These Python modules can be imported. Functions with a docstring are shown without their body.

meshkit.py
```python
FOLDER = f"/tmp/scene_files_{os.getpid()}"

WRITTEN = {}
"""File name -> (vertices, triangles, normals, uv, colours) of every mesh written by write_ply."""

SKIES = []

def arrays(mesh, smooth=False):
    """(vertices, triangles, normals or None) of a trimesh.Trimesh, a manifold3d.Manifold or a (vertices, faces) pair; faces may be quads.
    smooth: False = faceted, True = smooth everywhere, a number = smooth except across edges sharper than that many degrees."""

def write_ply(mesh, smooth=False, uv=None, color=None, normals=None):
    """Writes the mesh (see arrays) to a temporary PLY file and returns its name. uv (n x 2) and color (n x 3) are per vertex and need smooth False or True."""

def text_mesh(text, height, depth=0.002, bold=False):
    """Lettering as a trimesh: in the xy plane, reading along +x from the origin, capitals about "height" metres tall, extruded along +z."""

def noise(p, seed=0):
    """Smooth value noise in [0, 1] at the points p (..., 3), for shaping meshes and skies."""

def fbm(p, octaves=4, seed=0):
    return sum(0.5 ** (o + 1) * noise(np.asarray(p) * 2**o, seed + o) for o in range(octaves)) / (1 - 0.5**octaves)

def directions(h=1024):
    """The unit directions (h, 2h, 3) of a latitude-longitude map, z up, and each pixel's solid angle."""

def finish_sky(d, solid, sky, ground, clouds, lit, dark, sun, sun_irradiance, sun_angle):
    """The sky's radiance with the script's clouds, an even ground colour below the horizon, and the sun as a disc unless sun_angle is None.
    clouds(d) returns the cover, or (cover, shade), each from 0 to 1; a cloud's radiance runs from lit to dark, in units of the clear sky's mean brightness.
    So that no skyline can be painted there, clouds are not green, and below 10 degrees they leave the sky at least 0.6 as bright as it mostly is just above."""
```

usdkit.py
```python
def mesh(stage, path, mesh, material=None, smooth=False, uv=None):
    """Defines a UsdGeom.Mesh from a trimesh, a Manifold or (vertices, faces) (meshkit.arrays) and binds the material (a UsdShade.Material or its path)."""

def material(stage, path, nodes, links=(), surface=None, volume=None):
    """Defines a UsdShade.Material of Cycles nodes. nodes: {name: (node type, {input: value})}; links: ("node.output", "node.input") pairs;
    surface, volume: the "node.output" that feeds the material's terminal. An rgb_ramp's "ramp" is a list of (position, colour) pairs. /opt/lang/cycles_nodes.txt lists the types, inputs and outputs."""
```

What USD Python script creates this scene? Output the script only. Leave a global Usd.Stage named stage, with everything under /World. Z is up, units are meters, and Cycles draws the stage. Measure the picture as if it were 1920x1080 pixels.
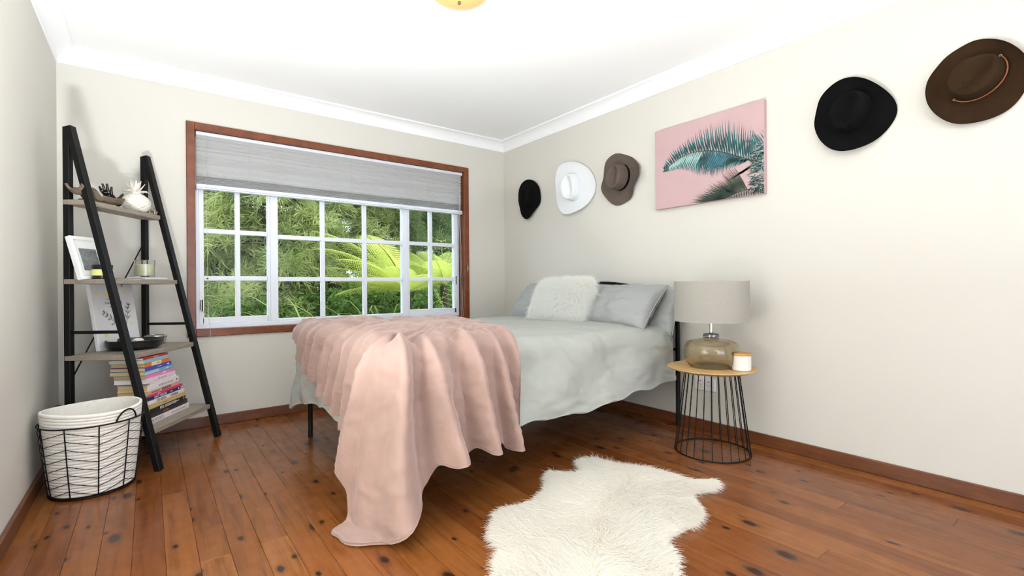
import math, random
import numpy as np, trimesh, shapely
from shapely.geometry import Polygon, Point
import usdkit, meshkit
from pxr import Usd, UsdGeom, UsdLux, UsdShade, Gf, Sdf, Vt

stage = Usd.Stage.CreateInMemory()
UsdGeom.SetStageUpAxis(stage, 'Z'); UsdGeom.SetStageMetersPerUnit(stage, 1.0)
world = UsdGeom.Xform.Define(stage, '/World'); stage.SetDefaultPrim(world.GetPrim())
UsdGeom.Scope.Define(stage, '/World/Looks')

# ---------------------------------------------------------------- camera, lights, exposure
W, DEEP, CEIL = 3.313, -6.0, 2.40            # right wall x, wall behind the camera y, ceiling z
CAM = np.array([.4331, -3.8989, .9545]); YAW, ROLL, FPX = .6514, -.0079, 892.36
cam = UsdGeom.Camera.Define(stage, '/World/camera')
cam.CreateHorizontalApertureAttr(36.0); cam.CreateFocalLengthAttr(36.0 * FPX / 1920)
cam.CreateVerticalApertureOffsetAttr(-4.52 / 1920 * 36)
cam.CreateExposureAttr(.55)
_f = np.array([math.sin(YAW), math.cos(YAW), 0]); _r0 = np.array([math.cos(YAW), -math.sin(YAW), 0]); _u0 = np.array([0, 0, 1.])
_r = _r0 * math.cos(ROLL) + _u0 * math.sin(ROLL); _u = -_r0 * math.sin(ROLL) + _u0 * math.cos(ROLL)
cam.AddTransformOp().Set(Gf.Matrix4d(*_r, 0, *_u, 0, *(-_f), 0, *CAM, 1))

sky = UsdLux.DomeLight.Define(stage, '/World/sky'); sky.CreateIntensityAttr(.8); sky.CreateColorAttr(Gf.Vec3f(.70, .84, 1.0))
sun = UsdLux.DistantLight.Define(stage, '/World/sun'); sun.CreateAngleAttr(.53); sun.CreateIntensityAttr(7.6); sun.CreateColorAttr(Gf.Vec3f(1, .95, .86))
def aim(light, d):                            # -z of the light along d
    d = np.array(d, float) / np.linalg.norm(d); z = -d; x = np.cross([0, 1, 0.01], z); x /= np.linalg.norm(x); y = np.cross(z, x)
    UsdGeom.Xformable(light).AddTransformOp().Set(Gf.Matrix4d(*x, 0, *y, 0, *z, 0, 0, 0, 5, 1))
aim(sun, (-.35, .62, -1.0))                  # the sun stands behind the house; an added roof keeps it out of the rear opening
door_light = UsdLux.RectLight.Define(stage, '/World/rear_door_daylight')  # added fill light behind the camera, set in an added door opening
door_light.CreateWidthAttr(2.3); door_light.CreateHeightAttr(2.0); door_light.CreateIntensityAttr(1.5); door_light.CreateColorAttr(Gf.Vec3f(1, .98, .95))
door_light.AddTranslateOp().Set(Gf.Vec3d(1.5, DEEP + .02, 1.12)); door_light.AddRotateXOp().Set(90)
UPLIGHT, CEILING_BULB = 1150.0, 1.6  # strengths of the added uplight and of the ceiling lamp

# ---------------------------------------------------------------- helpers
PI = math.pi
def lin(c): return tuple((x / 255 / 12.92) if x / 255 <= .04045 else ((x / 255 + .055) / 1.055) ** 2.4 for x in c)
used = {}
def numbered(path):
    k = used.get(path, 0); used[path] = k + 1
    return path if k == 0 else f'{path}_{k:03d}'
def pathof(parent): return '/World' if parent is None else str(parent.GetPath())
def meta(o, label=None, cat=None, group=None, kind=None):
    for k, v in (('label', label), ('category', cat), ('group', group), ('kind', kind)):
        if v: o.SetCustomDataByKey(k, v)
    return o
def thing(name, label, cat, loc=(0, 0, 0), rotz=0, group=None, kind=None, parent=None):
    x = UsdGeom.Xform.Define(stage, numbered(pathof(parent) + '/' + name)); x.AddTranslateOp().Set(Gf.Vec3d(*map(float, loc)))
    if rotz: x.AddRotateZOp().Set(float(math.degrees(rotz)))
    return meta(x.GetPrim(), label, cat, group, kind)
def obj(name, m, mat, parent=None, smooth=35, label=None, cat=None, group=None, kind=None):
    p = usdkit.mesh(stage, numbered(pathof(parent) + '/' + name), m, mat, smooth).GetPrim()
    return meta(p, label, cat, group, kind)
def struct(name, m, mat, parent=None, smooth=35):
    return obj(name, m, mat, parent, smooth, kind='structure' if parent is None else None)
cat_ = trimesh.util.concatenate
def box(x0, x1, y0, y1, z0, z1, b=0.0):
    a, c = np.array([x0, y0, z0], float), np.array([x1, y1, z1], float)
    a, c = np.minimum(a, c), np.maximum(a, c)
    if b <= 0: return trimesh.creation.box(c - a, trimesh.transformations.translation_matrix((a + c) / 2))
    b = min(b, .45 * (c - a).min()); pts = []
    for sx in (0, 1):
        for sy in (0, 1):
            for sz in (0, 1):
                p = np.where([sx, sy, sz], c, a); s = np.where([sx, sy, sz], -1., 1.) * b
                for k in range(3):
                    q = p + s; q[k] = p[k]; pts.append(q)
    return trimesh.Trimesh(pts).convex_hull
def frame_at(a, b):
    d = np.array(b, float) - a; L = np.linalg.norm(d); d /= L
    h = np.array([0, 0, 1.]) if abs(d[2]) < .95 else np.array([1., 0, 0])
    x = np.cross(h, d); x /= np.linalg.norm(x); y = np.cross(d, x); return L, x, y, d
def bar(a, b, w, h, bev=.002):                 # a box section from a to b; h runs along the upright side
    a = np.array(a, float); L, x, y, d = frame_at(a, b); m = box(-w / 2, w / 2, -h / 2, h / 2, 0, L, bev)
    T = np.eye(4); T[:3, 0], T[:3, 1], T[:3, 2], T[:3, 3] = x, y, d, a; m.apply_transform(T); return m
def tube(pts, r, n=10, closed=False, caps=True):
    p = np.array(pts, float); k = len(p); r = np.full(k, r) if np.ndim(r) == 0 else np.array(r)
    t = (np.roll(p, -1, 0) - np.roll(p, 1, 0)) if closed else np.gradient(p, axis=0)
    t /= np.linalg.norm(t, axis=1, keepdims=True)
    h = np.array([0, 0, 1.]) if abs(t[0][2]) < .9 else np.array([1., 0, 0])
    x = np.cross(h, t[0]); x /= np.linalg.norm(x); X = [x]
    for i in range(1, k):
        x = X[-1] - t[i] * (X[-1] @ t[i]); X.append(x / np.linalg.norm(x))
    X = np.array(X); Y = np.cross(t, X); th = np.linspace(0, 2 * PI, n, endpoint=False)
    v = (p[:, None] + r[:, None, None] * (X[:, None] * np.cos(th)[None, :, None] + Y[:, None] * np.sin(th)[None, :, None])).reshape(-1, 3)
    f = []; kk = k if closed else k - 1
    for i in range(kk):
        a, b = i * n, ((i + 1) % k) * n
        for j in range(n):
            j2 = (j + 1) % n; f += [[a + j, a + j2, b + j2], [a + j, b + j2, b + j]]
    if not closed and caps:
        v = np.vstack([v, p[:1], p[-1:]]); c0, c1 = len(v) - 2, len(v) - 1
        for j in range(n):
            j2 = (j + 1) % n; f += [[c0, j2, j], [c1, (k - 1) * n + j, (k - 1) * n + j2]]
    return trimesh.Trimesh(v, f, process=False)
def smooth_path(pts, n=40, closed=False):
    from scipy.interpolate import CubicSpline
    p = np.array(pts, float)
    if closed: p = np.vstack([p, p[:1]])
    s = np.r_[0, np.cumsum(np.linalg.norm(np.diff(p, axis=0), axis=1))]
    cs = CubicSpline(s, p, bc_type='periodic' if closed else 'natural')
    return cs(np.linspace(0, s[-1], n, endpoint=not closed))
def lathe(prof, n=48, loc=(0, 0, 0)):
    prof = np.array(prof, float); k = len(prof); th = np.linspace(0, 2 * PI, n, endpoint=False)
    v = np.stack([prof[:, None, 0] * np.cos(th), prof[:, None, 0] * np.sin(th), np.repeat(prof[:, 1:2], n, 1)], -1).reshape(-1, 3)
    f = []
    for i in range(k - 1):
        for j in range(n):
            j2 = (j + 1) % n; a, b, c, d = i * n + j, i * n + j2, (i + 1) * n + j2, (i + 1) * n + j
            if prof[i, 0] > 1e-6: f.append([a, b, c])
            if prof[i + 1, 0] > 1e-6: f.append([a, c, d])
    m = trimesh.Trimesh(v + np.array(loc), f, process=False); m.merge_vertices(); return m
def grid_faces(nu, nv, cu=False):
    i, j = np.meshgrid(np.arange(nu if cu else nu - 1), np.arange(nv - 1), indexing='ij'); i2 = (i + 1) % nu
    a, b, c, d = i * nv + j, i2 * nv + j, i2 * nv + j + 1, i * nv + j + 1
    return np.vstack([np.stack([a, b, c], -1).reshape(-1, 3), np.stack([a, c, d], -1).reshape(-1, 3)])
def vnormals(v, f):
    n = np.zeros_like(v); fn = np.cross(v[f[:, 1]] - v[f[:, 0]], v[f[:, 2]] - v[f[:, 0]])
    for k in range(3): np.add.at(n, f[:, k], fn)
    return n / np.maximum(np.linalg.norm(n, axis=1, keepdims=True), 1e-12)
def solid_sheet(G, t, flip=False, cu=False, edge=.5):  # grid of points (nu, nv, 3) given thickness t, with rounded rims
    nu, nv = G.shape[:2]; v = G.reshape(-1, 3); f = grid_faces(nu, nv, cu)
    if flip: f = f[:, ::-1]
    n = vnormals(v, f); k = len(v); top, bot = v + n * t / 2, v - n * t / 2
    idx = np.arange(k).reshape(nu, nv); fs = [f, f[:, ::-1] + k]
    rims = [idx[:, -1]] if cu else [np.r_[idx[0, :], idx[1:, -1], idx[-1, -2::-1], idx[-2:0:-1, 0]]]
    if cu: rims.append(idx[:, 0][::-1])
    for r in rims:
        r2 = np.roll(r, -1); s = np.vstack([np.stack([r, r2, r2 + k], -1), np.stack([r, r2 + k, r + k], -1)])
        fs.append(s if flip else s[:, ::-1])
    m = trimesh.Trimesh(np.vstack([top, bot]), np.vstack(fs), process=False); m.fix_normals() if False else None
    return m
def xf(m, R=None, t=None):
    m = m.copy(); T = np.eye(4)
    if R is not None: T[:3, :3] = R
    if t is not None: T[:3, 3] = t
    m.apply_transform(T); return m
def rot(ax, deg): return trimesh.transformations.rotation_matrix(math.radians(deg), ax)[:3, :3]
def text(s, h, depth=.0006, bold=True):
    if s[0] != '~': return meshkit.text_mesh(s, h, depth, bold)
    r = random.Random(len(s) * 7 + int(h * 1e5)); x = 0; out = []          # print too small to read in the photograph: strokes only
    for c in s[1:]:
        w = h * r.uniform(.35, .6)
        if c != ' ': out.append(box(x, x + w * .75, h * r.choice((0, 0, .12)), h * r.uniform(.7, 1), 0, depth))
        x += w
    return cat_(out)

# ---------------------------------------------------------------- materials
mats = {}
def mat(name, nodes, links, surface): mats[name] = usdkit.material(stage, '/World/Looks/' + name, nodes, links, surface=surface); return mats[name]
def plain(name, c, rough=.5, vary=0, scale=6, bump=0, bscale=200, stretch=None, **kw):
    """A principled look; vary mixes in a darker tone by noise, bump adds fine relief."""
    col = lin(c); n = {'p': ('principled_bsdf', {'base_color': col, 'roughness': rough, **kw})}; l = []
    if vary or bump:
        n['tc'] = ('texture_coordinate', {}); n['mp'] = ('mapping', {'scale': stretch or (1, 1, 1)}); l.append(('tc.object', 'mp.vector'))
    if vary:
        n['n'] = ('noise_texture', {'scale': scale, 'detail': 5.0, 'roughness': .6}); n['r'] = ('rgb_ramp', {'ramp': [(.3, tuple(x * (1 - vary) for x in col)), (.7, tuple(min(1, x * (1 + vary * .6)) for x in col))]})
        l += [('mp.vector', 'n.vector'), ('n.fac', 'r.fac'), ('r.color', 'p.base_color')]
    if bump:
        n['bn'] = ('noise_texture', {'scale': bscale, 'detail': 3.0}); n['b'] = ('bump', {'strength': bump, 'distance': .004})
        l += [('mp.vector', 'bn.vector'), ('bn.fac', 'b.height'), ('b.normal', 'p.normal')]
    return mat(name, n, l, 'p.BSDF')
plain('wall_paint', (216, 212, 203), .75, bump=.06, bscale=90)
plain('ceiling_paint', (250, 250, 250), .85)
plain('cornice_paint', (250, 250, 251), .7)
plain('black_metal', (13, 13, 13), .5, bump=.05, bscale=500, specular_ior_level=.25)
plain('white_aluminium', (232, 236, 244), .35)
plain('grey_metal', (120, 122, 126), .3, metallic=.8)
plain('silver', (200, 198, 192), .22, metallic=1.0)
plain('shelf_wood', (150, 138, 124), .55, vary=.28, scale=9, stretch=(1.2, 14, 14), bump=.12, bscale=40)
plain('timber_trim', (122, 62, 26), .33, vary=.35, scale=5, stretch=(3, 3, 3), bump=.05, bscale=60)
plain('skirting_wood', (106, 60, 33), .35, vary=.35, scale=4, stretch=(2, 2, 14))
plain('white_ceramic', (236, 230, 222), .3)
plain('pineapple_glaze', (236, 230, 220), .55)
plain('table_wood', (204, 168, 114), .45, vary=.22, scale=5, stretch=(14, 2, 2))
plain('lid_wood', (196, 148, 86), .5, vary=.25, scale=8, stretch=(14, 3, 3))
plain('shade_linen', (166, 161, 152), .85, vary=.1, scale=220, bump=.25, bscale=700, stretch=(1, 1, 1))
plain('candle_wax', (246, 238, 206), .5, subsurface_weight=.3, subsurface_scale=.02)
plain('candle_label', (226, 226, 140), .5)
plain('black_plastic', (18, 18, 20), .2)
plain('black_bowl_glaze', (28, 28, 30), .35, bump=.05, bscale=120)
plain('driftwood', (120, 104, 88), .7, vary=.4, scale=16, stretch=(1, 4, 4), bump=.3, bscale=50)
plain('bronze_black', (26, 23, 22), .28, vary=.2, scale=30)
plain('figurine_silver', (176, 164, 146), .4, metallic=.6, vary=.35, scale=90)
plain('marble', (236, 234, 232), .2, vary=.12, scale=14)
plain('frame_white', (240, 240, 238), .4)
plain('mount_white', (232, 232, 228), .7)
plain('photo_print', (120, 122, 122), .3, vary=.55, scale=38)
plain('print_card', (232, 230, 232), .7)
plain('ink', (60, 58, 62), .7)
plain('star_yellow', (246, 226, 120), .6)
plain('rope_cotton', (244, 239, 231), .9, vary=.06, scale=60, bump=.3, bscale=300)
plain('duvet_cotton', (170, 172, 165), .9, vary=.03, scale=3, bump=.08, bscale=500)
plain('pillow_cotton', (158, 160, 159), .9, bump=.06, bscale=500)
plain('sheet_cotton', (160, 160, 158), .9)
plain('blanket_fleece', (160, 132, 122), .85, vary=.10, scale=7, bump=.15, bscale=420, sheen_weight=.55, sheen_roughness=.45, sheen_tint=lin((245, 225, 222)))
plain('felt_black', (10, 10, 10), 1.0, vary=.25, scale=14, bump=.2, bscale=600, specular_ior_level=.15)
plain('felt_charcoal', (13, 12, 12), 1.0, vary=.2, scale=14, bump=.2, bscale=600, specular_ior_level=.15)
plain('felt_white', (236, 238, 240), .9, bump=.15, bscale=600, specular_ior_level=.15)
plain('felt_taupe', (97, 85, 78), .9, vary=.15, scale=14, bump=.2, bscale=600, specular_ior_level=.15)
plain('felt_brown', (52, 36, 21), 1.0, vary=.2, scale=12, bump=.2, bscale=600, specular_ior_level=.15)
plain('leather_cord', (150, 82, 42), .5)
plain('canvas_pink', (196, 165, 166), .8, vary=.04, scale=3, bump=.15, bscale=900)
for i, c in enumerate([(38, 74, 74), (58, 116, 116), (74, 84, 70), (176, 214, 206), (40, 58, 52), (74, 132, 150)]): plain(f'palm_ink_{"abcdef"[i]}', tuple(.9 * x for x in c), .8)
plain('cord_plastic', (205, 203, 196), .4)
plain('socket_plastic', (240, 240, 238), .3)
plain('switch_red', (200, 40, 30), .4)
plain('bark', (74, 62, 50), .95, vary=.5, scale=9, stretch=(1, 1, .25), bump=.5, bscale=20)
plain('soil', (84, 78, 58), 1.0, vary=.5, scale=3)
plain('roof_tin', (150, 150, 148), .6)
plain('exterior_render', (190, 184, 172), .9)
def blind_look():
    mat('blind_fabric', {'d': ('diffuse_bsdf', {'color': lin((205, 204, 203))}), 't': ('translucent_bsdf', {'color': lin((240, 240, 240))}), 'm': ('mix_closure', {'fac': .25})},
        [('d.BSDF', 'm.closure1'), ('t.BSDF', 'm.closure2')], 'm.closure')
blind_look()
mat('window_glass', {'t': ('transparent_bsdf', {'color': (.97, .98, .975)}), 'g': ('glossy_bsdf', {'color': (1, 1, 1), 'roughness': .0}), 'f': ('fresnel', {'IOR': 1.12}), 'm': ('mix_closure', {})},
    [('f.fac', 'm.fac'), ('t.BSDF', 'm.closure1'), ('g.BSDF', 'm.closure2')], 'm.closure')
plain('clear_glass', (250, 250, 248), .02, transmission_weight=1.0, ior=1.45)
plain('amber_glass', (240, 231, 210), .02, transmission_weight=1.0, ior=1.45)
def leaf(name, c, c2, tr=.45, scale=1.3):
    mat(name, {'tc': ('texture_coordinate', {}), 'n': ('noise_texture', {'scale': scale, 'detail': 3.0}), 'r': ('rgb_ramp', {'ramp': [(.35, lin(c)), (.65, lin(c2))]}),
               'd': ('principled_bsdf', {'roughness': .55, 'specular_ior_level': .3}), 't': ('translucent_bsdf', {}), 'm': ('mix_closure', {'fac': tr})},
        [('tc.object', 'n.vector'), ('n.fac', 'r.fac'), ('r.color', 'd.base_color'), ('r.color', 't.color'), ('d.BSDF', 'm.closure1'), ('t.BSDF', 'm.closure2')], 'm.closure')
leaf('needle_green', (136, 148, 80), (204, 208, 138)); leaf('needle_dark', (84, 100, 62), (150, 162, 104)); leaf('fern_lime', (206, 214, 96), (238, 240, 146), .5)
leaf('strap_green', (140, 165, 80), (220, 230, 150), .4); leaf('shrub_green', (70, 100, 40), (130, 160, 70), .4)
def fur_look(name, c, c2):
    mat(name, {'oi': ('hair_info', {}), 'r': ('rgb_ramp', {'ramp': [(0, lin(c2)), (.6, lin(c)), (1, lin(c))]}), 'd': ('diffuse_bsdf', {}), 't': ('translucent_bsdf', {}), 'm': ('mix_closure', {'fac': .35})},
        [('oi.intercept', 'r.fac'), ('r.color', 'd.color'), ('r.color', 't.color'), ('d.BSDF', 'm.closure1'), ('t.BSDF', 'm.closure2')], 'm.closure')
fur_look('sheepskin', (254, 252, 248), (248, 244, 236)); fur_look('cushion_fur', (254, 254, 252), (250, 250, 246))
plain('hide', (232, 222, 204), .9)
def floor_look():
    """Cypress boards: each board its own tone, long grain, dark oval knots."""
    n = {'g': ('geometry', {}), 'oi': ('object_info', {}), 'off': ('combine_xyz', {}), 'o1': ('math', {'math_type': 'multiply', 'value2': 37.0}), 'add': ('vector_math', {'math_type': 'add'}),
         'mg': ('mapping', {'scale': (16, 1.1, 1)}), 'grain': ('noise_texture', {'scale': 2.2, 'detail': 6.0, 'roughness': .62, 'distortion': .6}),
         'tone': ('rgb_ramp', {'ramp': [(0, lin((118, 66, 30))), (.35, lin((126, 73, 34))), (.7, lin((133, 79, 38))), (1, lin((141, 87, 43)))]}),
         'gr': ('rgb_ramp', {'ramp': [(.25, (.50, .42, .36)), (.5, (.95, .93, .9)), (.75, (1.12, 1.12, 1.08))]}), 'mul': ('mix_color', {'blend_type': 'multiply', 'fac': 1.0, 'use_clamp': False}),
         'mk': ('mapping', {'scale': (8.0, 4.2, 0)}), 'wob': ('noise_texture', {'scale': 26.0, 'detail': 2.0}), 'wv': ('mix_color', {'blend_type': 'linear_light', 'fac': .045}),
         'vor': ('voronoi_texture', {'dimensions': '2D', 'scale': 1.0, 'randomness': 1.0}), 'kr': ('rgb_ramp', {'ramp': [(0, (1, 1, 1)), (.09, (1, 1, 1)), (.125, (.7, .7, .7)), (.17, (.25, .25, .25)), (.30, (0, 0, 0))]}),
         'kd': ('math', {'math_type': 'multiply'}), 'kz': ('map_range', {'from_min': 0., 'from_max': 1., 'to_min': .85, 'to_max': 2.6}), 'kn': ('math', {'math_type': 'greater_than', 'value2': .38}), 'sepc': ('separate_color', {}), 'kf': ('math', {'math_type': 'multiply'}),
         'knot': ('mix_color', {'blend_type': 'mix'}), 'p': ('principled_bsdf', {'specular_ior_level': .25, 'coat_weight': .12, 'coat_roughness': .12}),
         'rn': ('noise_texture', {'scale': 5.0, 'detail': 4.0}), 'rr': ('map_range', {'from_min': .3, 'from_max': .7, 'to_min': .17, 'to_max': .34}),
         'bn': ('noise_texture', {'scale': 9.0, 'detail': 4.0}), 'mb': ('mapping', {'scale': (2.5, .7, 1)}), 'b': ('bump', {'strength': .12, 'distance': .006})}
    n['knot'][1]['b'] = lin((46, 26, 18))
    l = [('oi.random', 'o1.value1'), ('o1.value', 'off.x'), ('o1.value', 'off.y'), ('g.position', 'add.vector1'), ('off.vector', 'add.vector2'),
         ('add.vector', 'mg.vector'), ('mg.vector', 'grain.vector'), ('oi.random', 'tone.fac'), ('grain.fac', 'gr.fac'), ('tone.color', 'mul.a'), ('gr.color', 'mul.b'),
         ('add.vector', 'mk.vector'), ('add.vector', 'wob.vector'), ('mk.vector', 'wv.a'), ('wob.color', 'wv.b'), ('wv.result', 'vor.vector'), ('vor.distance', 'kd.value1'), ('sepc.g', 'kz.value'), ('kz.result', 'kd.value2'), ('kd.value', 'kr.fac'),
         ('vor.color', 'sepc.color'), ('sepc.r', 'kn.value1'), ('kr.color', 'kf.value1'), ('kn.value', 'kf.value2'), ('kf.value', 'knot.fac'), ('mul.result', 'knot.a'), ('knot.result', 'p.base_color'),
         ('g.position', 'rn.vector'), ('rn.fac', 'rr.value'), ('rr.result', 'p.roughness'), ('g.position', 'mb.vector'), ('mb.vector', 'bn.vector'), ('bn.fac', 'b.height'), ('b.normal', 'p.normal')]
    n['wv'][1]['use_clamp'] = False
    mat('cypress_boards', n, l, 'p.BSDF')
floor_look()
plain('subfloor_dark', (30, 20, 14), 1.0)
mat('lamp_bowl_glass', {'p': ('principled_bsdf', {'base_color': lin((205, 165, 105)), 'roughness': .25, 'emission_color': lin((255, 206, 130)), 'emission_strength': .14 * CEILING_BULB})}, [], 'p.BSDF')

# ---------------------------------------------------------------- the room
fl = thing('floor', None, None, kind='structure')
struct('subfloor', box(-.1, W + .1, DEEP - .1, .1, -.08, -.022), mats['subfloor_dark'], fl, False)
rng = np.random.default_rng(5); nb = 35; bw = W / nb
for i in range(nb):
    cuts = sorted([DEEP, 0.0] + [float(rng.uniform(-4.9, -.5))])
    for y0, y1 in zip(cuts[:-1], cuts[1:]):
        x0, x1 = i * bw + .0004, (i + 1) * bw - .0004; y0 += .0004; y1 -= .0004; c = .0008; z = float(rng.uniform(-.0005, 0))
        v = [(x, y, -.022) for x in (x0, x1) for y in (y0, y1)] + [(x, y, z - c) for x in (x0, x1) for y in (y0, y1)] + [(x, y, z) for x in (x0 + c, x1 - c) for y in (y0 + c, y1 - c)]
        struct('plank', trimesh.Trimesh(v).convex_hull, mats['cypress_boards'], fl, False)
struct('ceiling', box(-.15, W + .15, DEEP - .15, .25, CEIL, CEIL + .1), mats['ceiling_paint'])
struct('wall_left', box(-.12, 0, DEEP - .12, .0, -.05, CEIL + .02), mats['wall_paint'])
struct('wall_right', box(W, W + .12, DEEP - .12, .25, -.05, CEIL + .02), mats['wall_paint'])
OX0, OX1, OZ0, OZ1 = .688, 2.832, .668, 2.040       # window opening
def holed(x0, x1, z0, z1, y0, y1, hx0, hx1, hz0, hz1):
    return cat_([box(x0, hx0, y0, y1, z0, z1), box(hx1, x1, y0, y1, z0, z1), box(hx0, hx1, y0, y1, z0, hz0), box(hx0, hx1, y0, y1, hz1, z1)])
struct('wall_back', holed(-.12, W, -.05, CEIL + .02, 0, .22, OX0 - .02, OX1 + .02, OZ0 - .02, OZ1 + .02), mats['wall_paint'])
struct('wall_front', holed(-.12, W + .12, -.05, CEIL + .02, DEEP - .12, DEEP, .3, 2.7, .05, 2.2), mats['wall_paint'])  # its opening is added to hold the rear fill light
rd = thing('window_2', None, None, kind='structure')  # added door frame around the rear fill light, out of view
for a in ((.3, .35, .05, 2.2), (2.65, 2.7, .05, 2.2), (1.475, 1.525, .05, 2.2)): struct('frame', box(a[0], a[1], DEEP - .1, DEEP - .04, a[2], a[3], .003), mats['white_aluminium'], rd)
struct('frame', box(.35, 2.65, DEEP - .1, DEEP - .04, 2.15, 2.2, .003), mats['white_aluminium'], rd)
struct('trim_4', box(-.5, W + .5, DEEP - 3.2, DEEP - .12, 2.48, 2.53), mats['roof_tin'])       # added roof, out of view, blocks the sun at the rear opening
struct('trim_5', box(-.5, W + .5, DEEP - .2, .55, CEIL + .13, CEIL + .19), mats['roof_tin'])        # house roof and eave
def cornice(name, fn):
    s = .088; arc = [(s - s * .93 * math.sin(t) , -s + s * .93 * (1 - math.cos(t)) ) for t in np.linspace(0, PI / 2, 9)]
    prof = [(0, -s - .004), (.006, -s - .004), (.006, -s)] + [(.006 + (s - .012) * (1 - math.cos(t)), -s + (s - .012) * math.sin(t)) for t in np.linspace(0.0, PI / 2, 9)] + [(s, -.006), (s, 0), (0, 0)]
    pr = np.array(prof); k = len(pr); v = []
    for (e, q) in ((0, 0), (1, 0)):
        v += [fn(e, d, CEIL + z) for d, z in pr]
    f = [[i, (i + 1) % k, k + (i + 1) % k] for i in range(k)] + [[i, k + (i + 1) % k, k + i] for i in range(k)]
    m = trimesh.Trimesh(np.array(v), f, process=False); m.fix_normals(); return struct(name, m, mats['cornice_paint'])
cornice('trim_1', lambda e, d, z: (d if e == 0 else W - d, -d, z))
cornice('trim_2', lambda e, d, z: (W - d, -d if e == 0 else DEEP, z))
cornice('trim_3', lambda e, d, z: (d, -d if e == 0 else DEEP, z))
BBH, BBT = .070, .016
struct('baseboard_back', box(BBT, W - BBT, -BBT, 0, 0, BBH, .003), mats['skirting_wood'])
struct('baseboard_left', box(0, BBT, DEEP, 0, 0, BBH, .003), mats['skirting_wood'])
struct('baseboard_right', box(W - BBT, W, DEEP, 0, 0, BBH, .003), mats['skirting_wood'])

# the window: timber architrave and reveal, white aluminium slider with glazing bars
w1 = thing('window_1', None, None, kind='structure')
ax0, ax1, az0, az1, aw = .637, 2.880, .620, 2.087, .050
for nm, b in (('architrave', (ax0, ax0 + aw, az0, az1)), ('architrave', (ax1 - aw, ax1, az0, az1)), ('architrave', (ax0 + aw, ax1 - aw, az1 - aw, az1)), ('architrave', (ax0 + aw, ax1 - aw, az0, az0 + aw))):
    struct(nm, box(b[0], b[1], -.018, 0.0, b[2], b[3], .003), mats['timber_trim'], w1)
for b in ((OX0 - .02, OX0, OZ0, OZ1), (OX1, OX1 + .02, OZ0, OZ1), (OX0, OX1, OZ1, OZ1 + .02), (OX0, OX1, OZ0 - .02, OZ0)): struct('reveal', box(b[0], b[1], -.002, .14, b[2], b[3]), mats['timber_trim'], w1)
def wf(name, x0, x1, z0, z1, y0=.065, y1=.115, b=.003): return struct(name, box(x0, x1, y0, y1, z0, z1, b), mats['white_aluminium'], w1)
wf('outer_frame', OX0, OX0 + .022, OZ0, OZ1, .06, .135); wf('outer_frame', 2.803, OX1 - .002, OZ0, OZ1, .09, .135); wf('outer_frame', OX0, 2.803, OZ0, .702, .055, .135); wf('outer_frame', OX0, OX1, OZ1 - .03, OZ1, .06, .135)
wf('mullion', 1.162, 1.216, .702, 2.01, .062, .12); wf('mullion', 2.232, 2.282, .702, 2.01, .062, .12)
for (x0, x1, zb, sw) in ((.710, 1.162, .745, 1), (2.282, 2.803, .745, 1)):
    wf('sash_stile', x0, x0 + (.030 if x0 < 1 else .018), .702, 2.01); wf('sash_stile', x1 - (.018 if x0 < 1 else .040), x1, .702, 2.01); wf('sash_rail', x0 + .02, x1 - .02, .702, zb)
wf('sash_rail', 1.216, 2.232, .702, .717)
cols = [(.740, 1.144, (.949,)), (1.216, 2.232, (1.549, 1.893)), (2.300, 2.763, (2.516,))]
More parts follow.
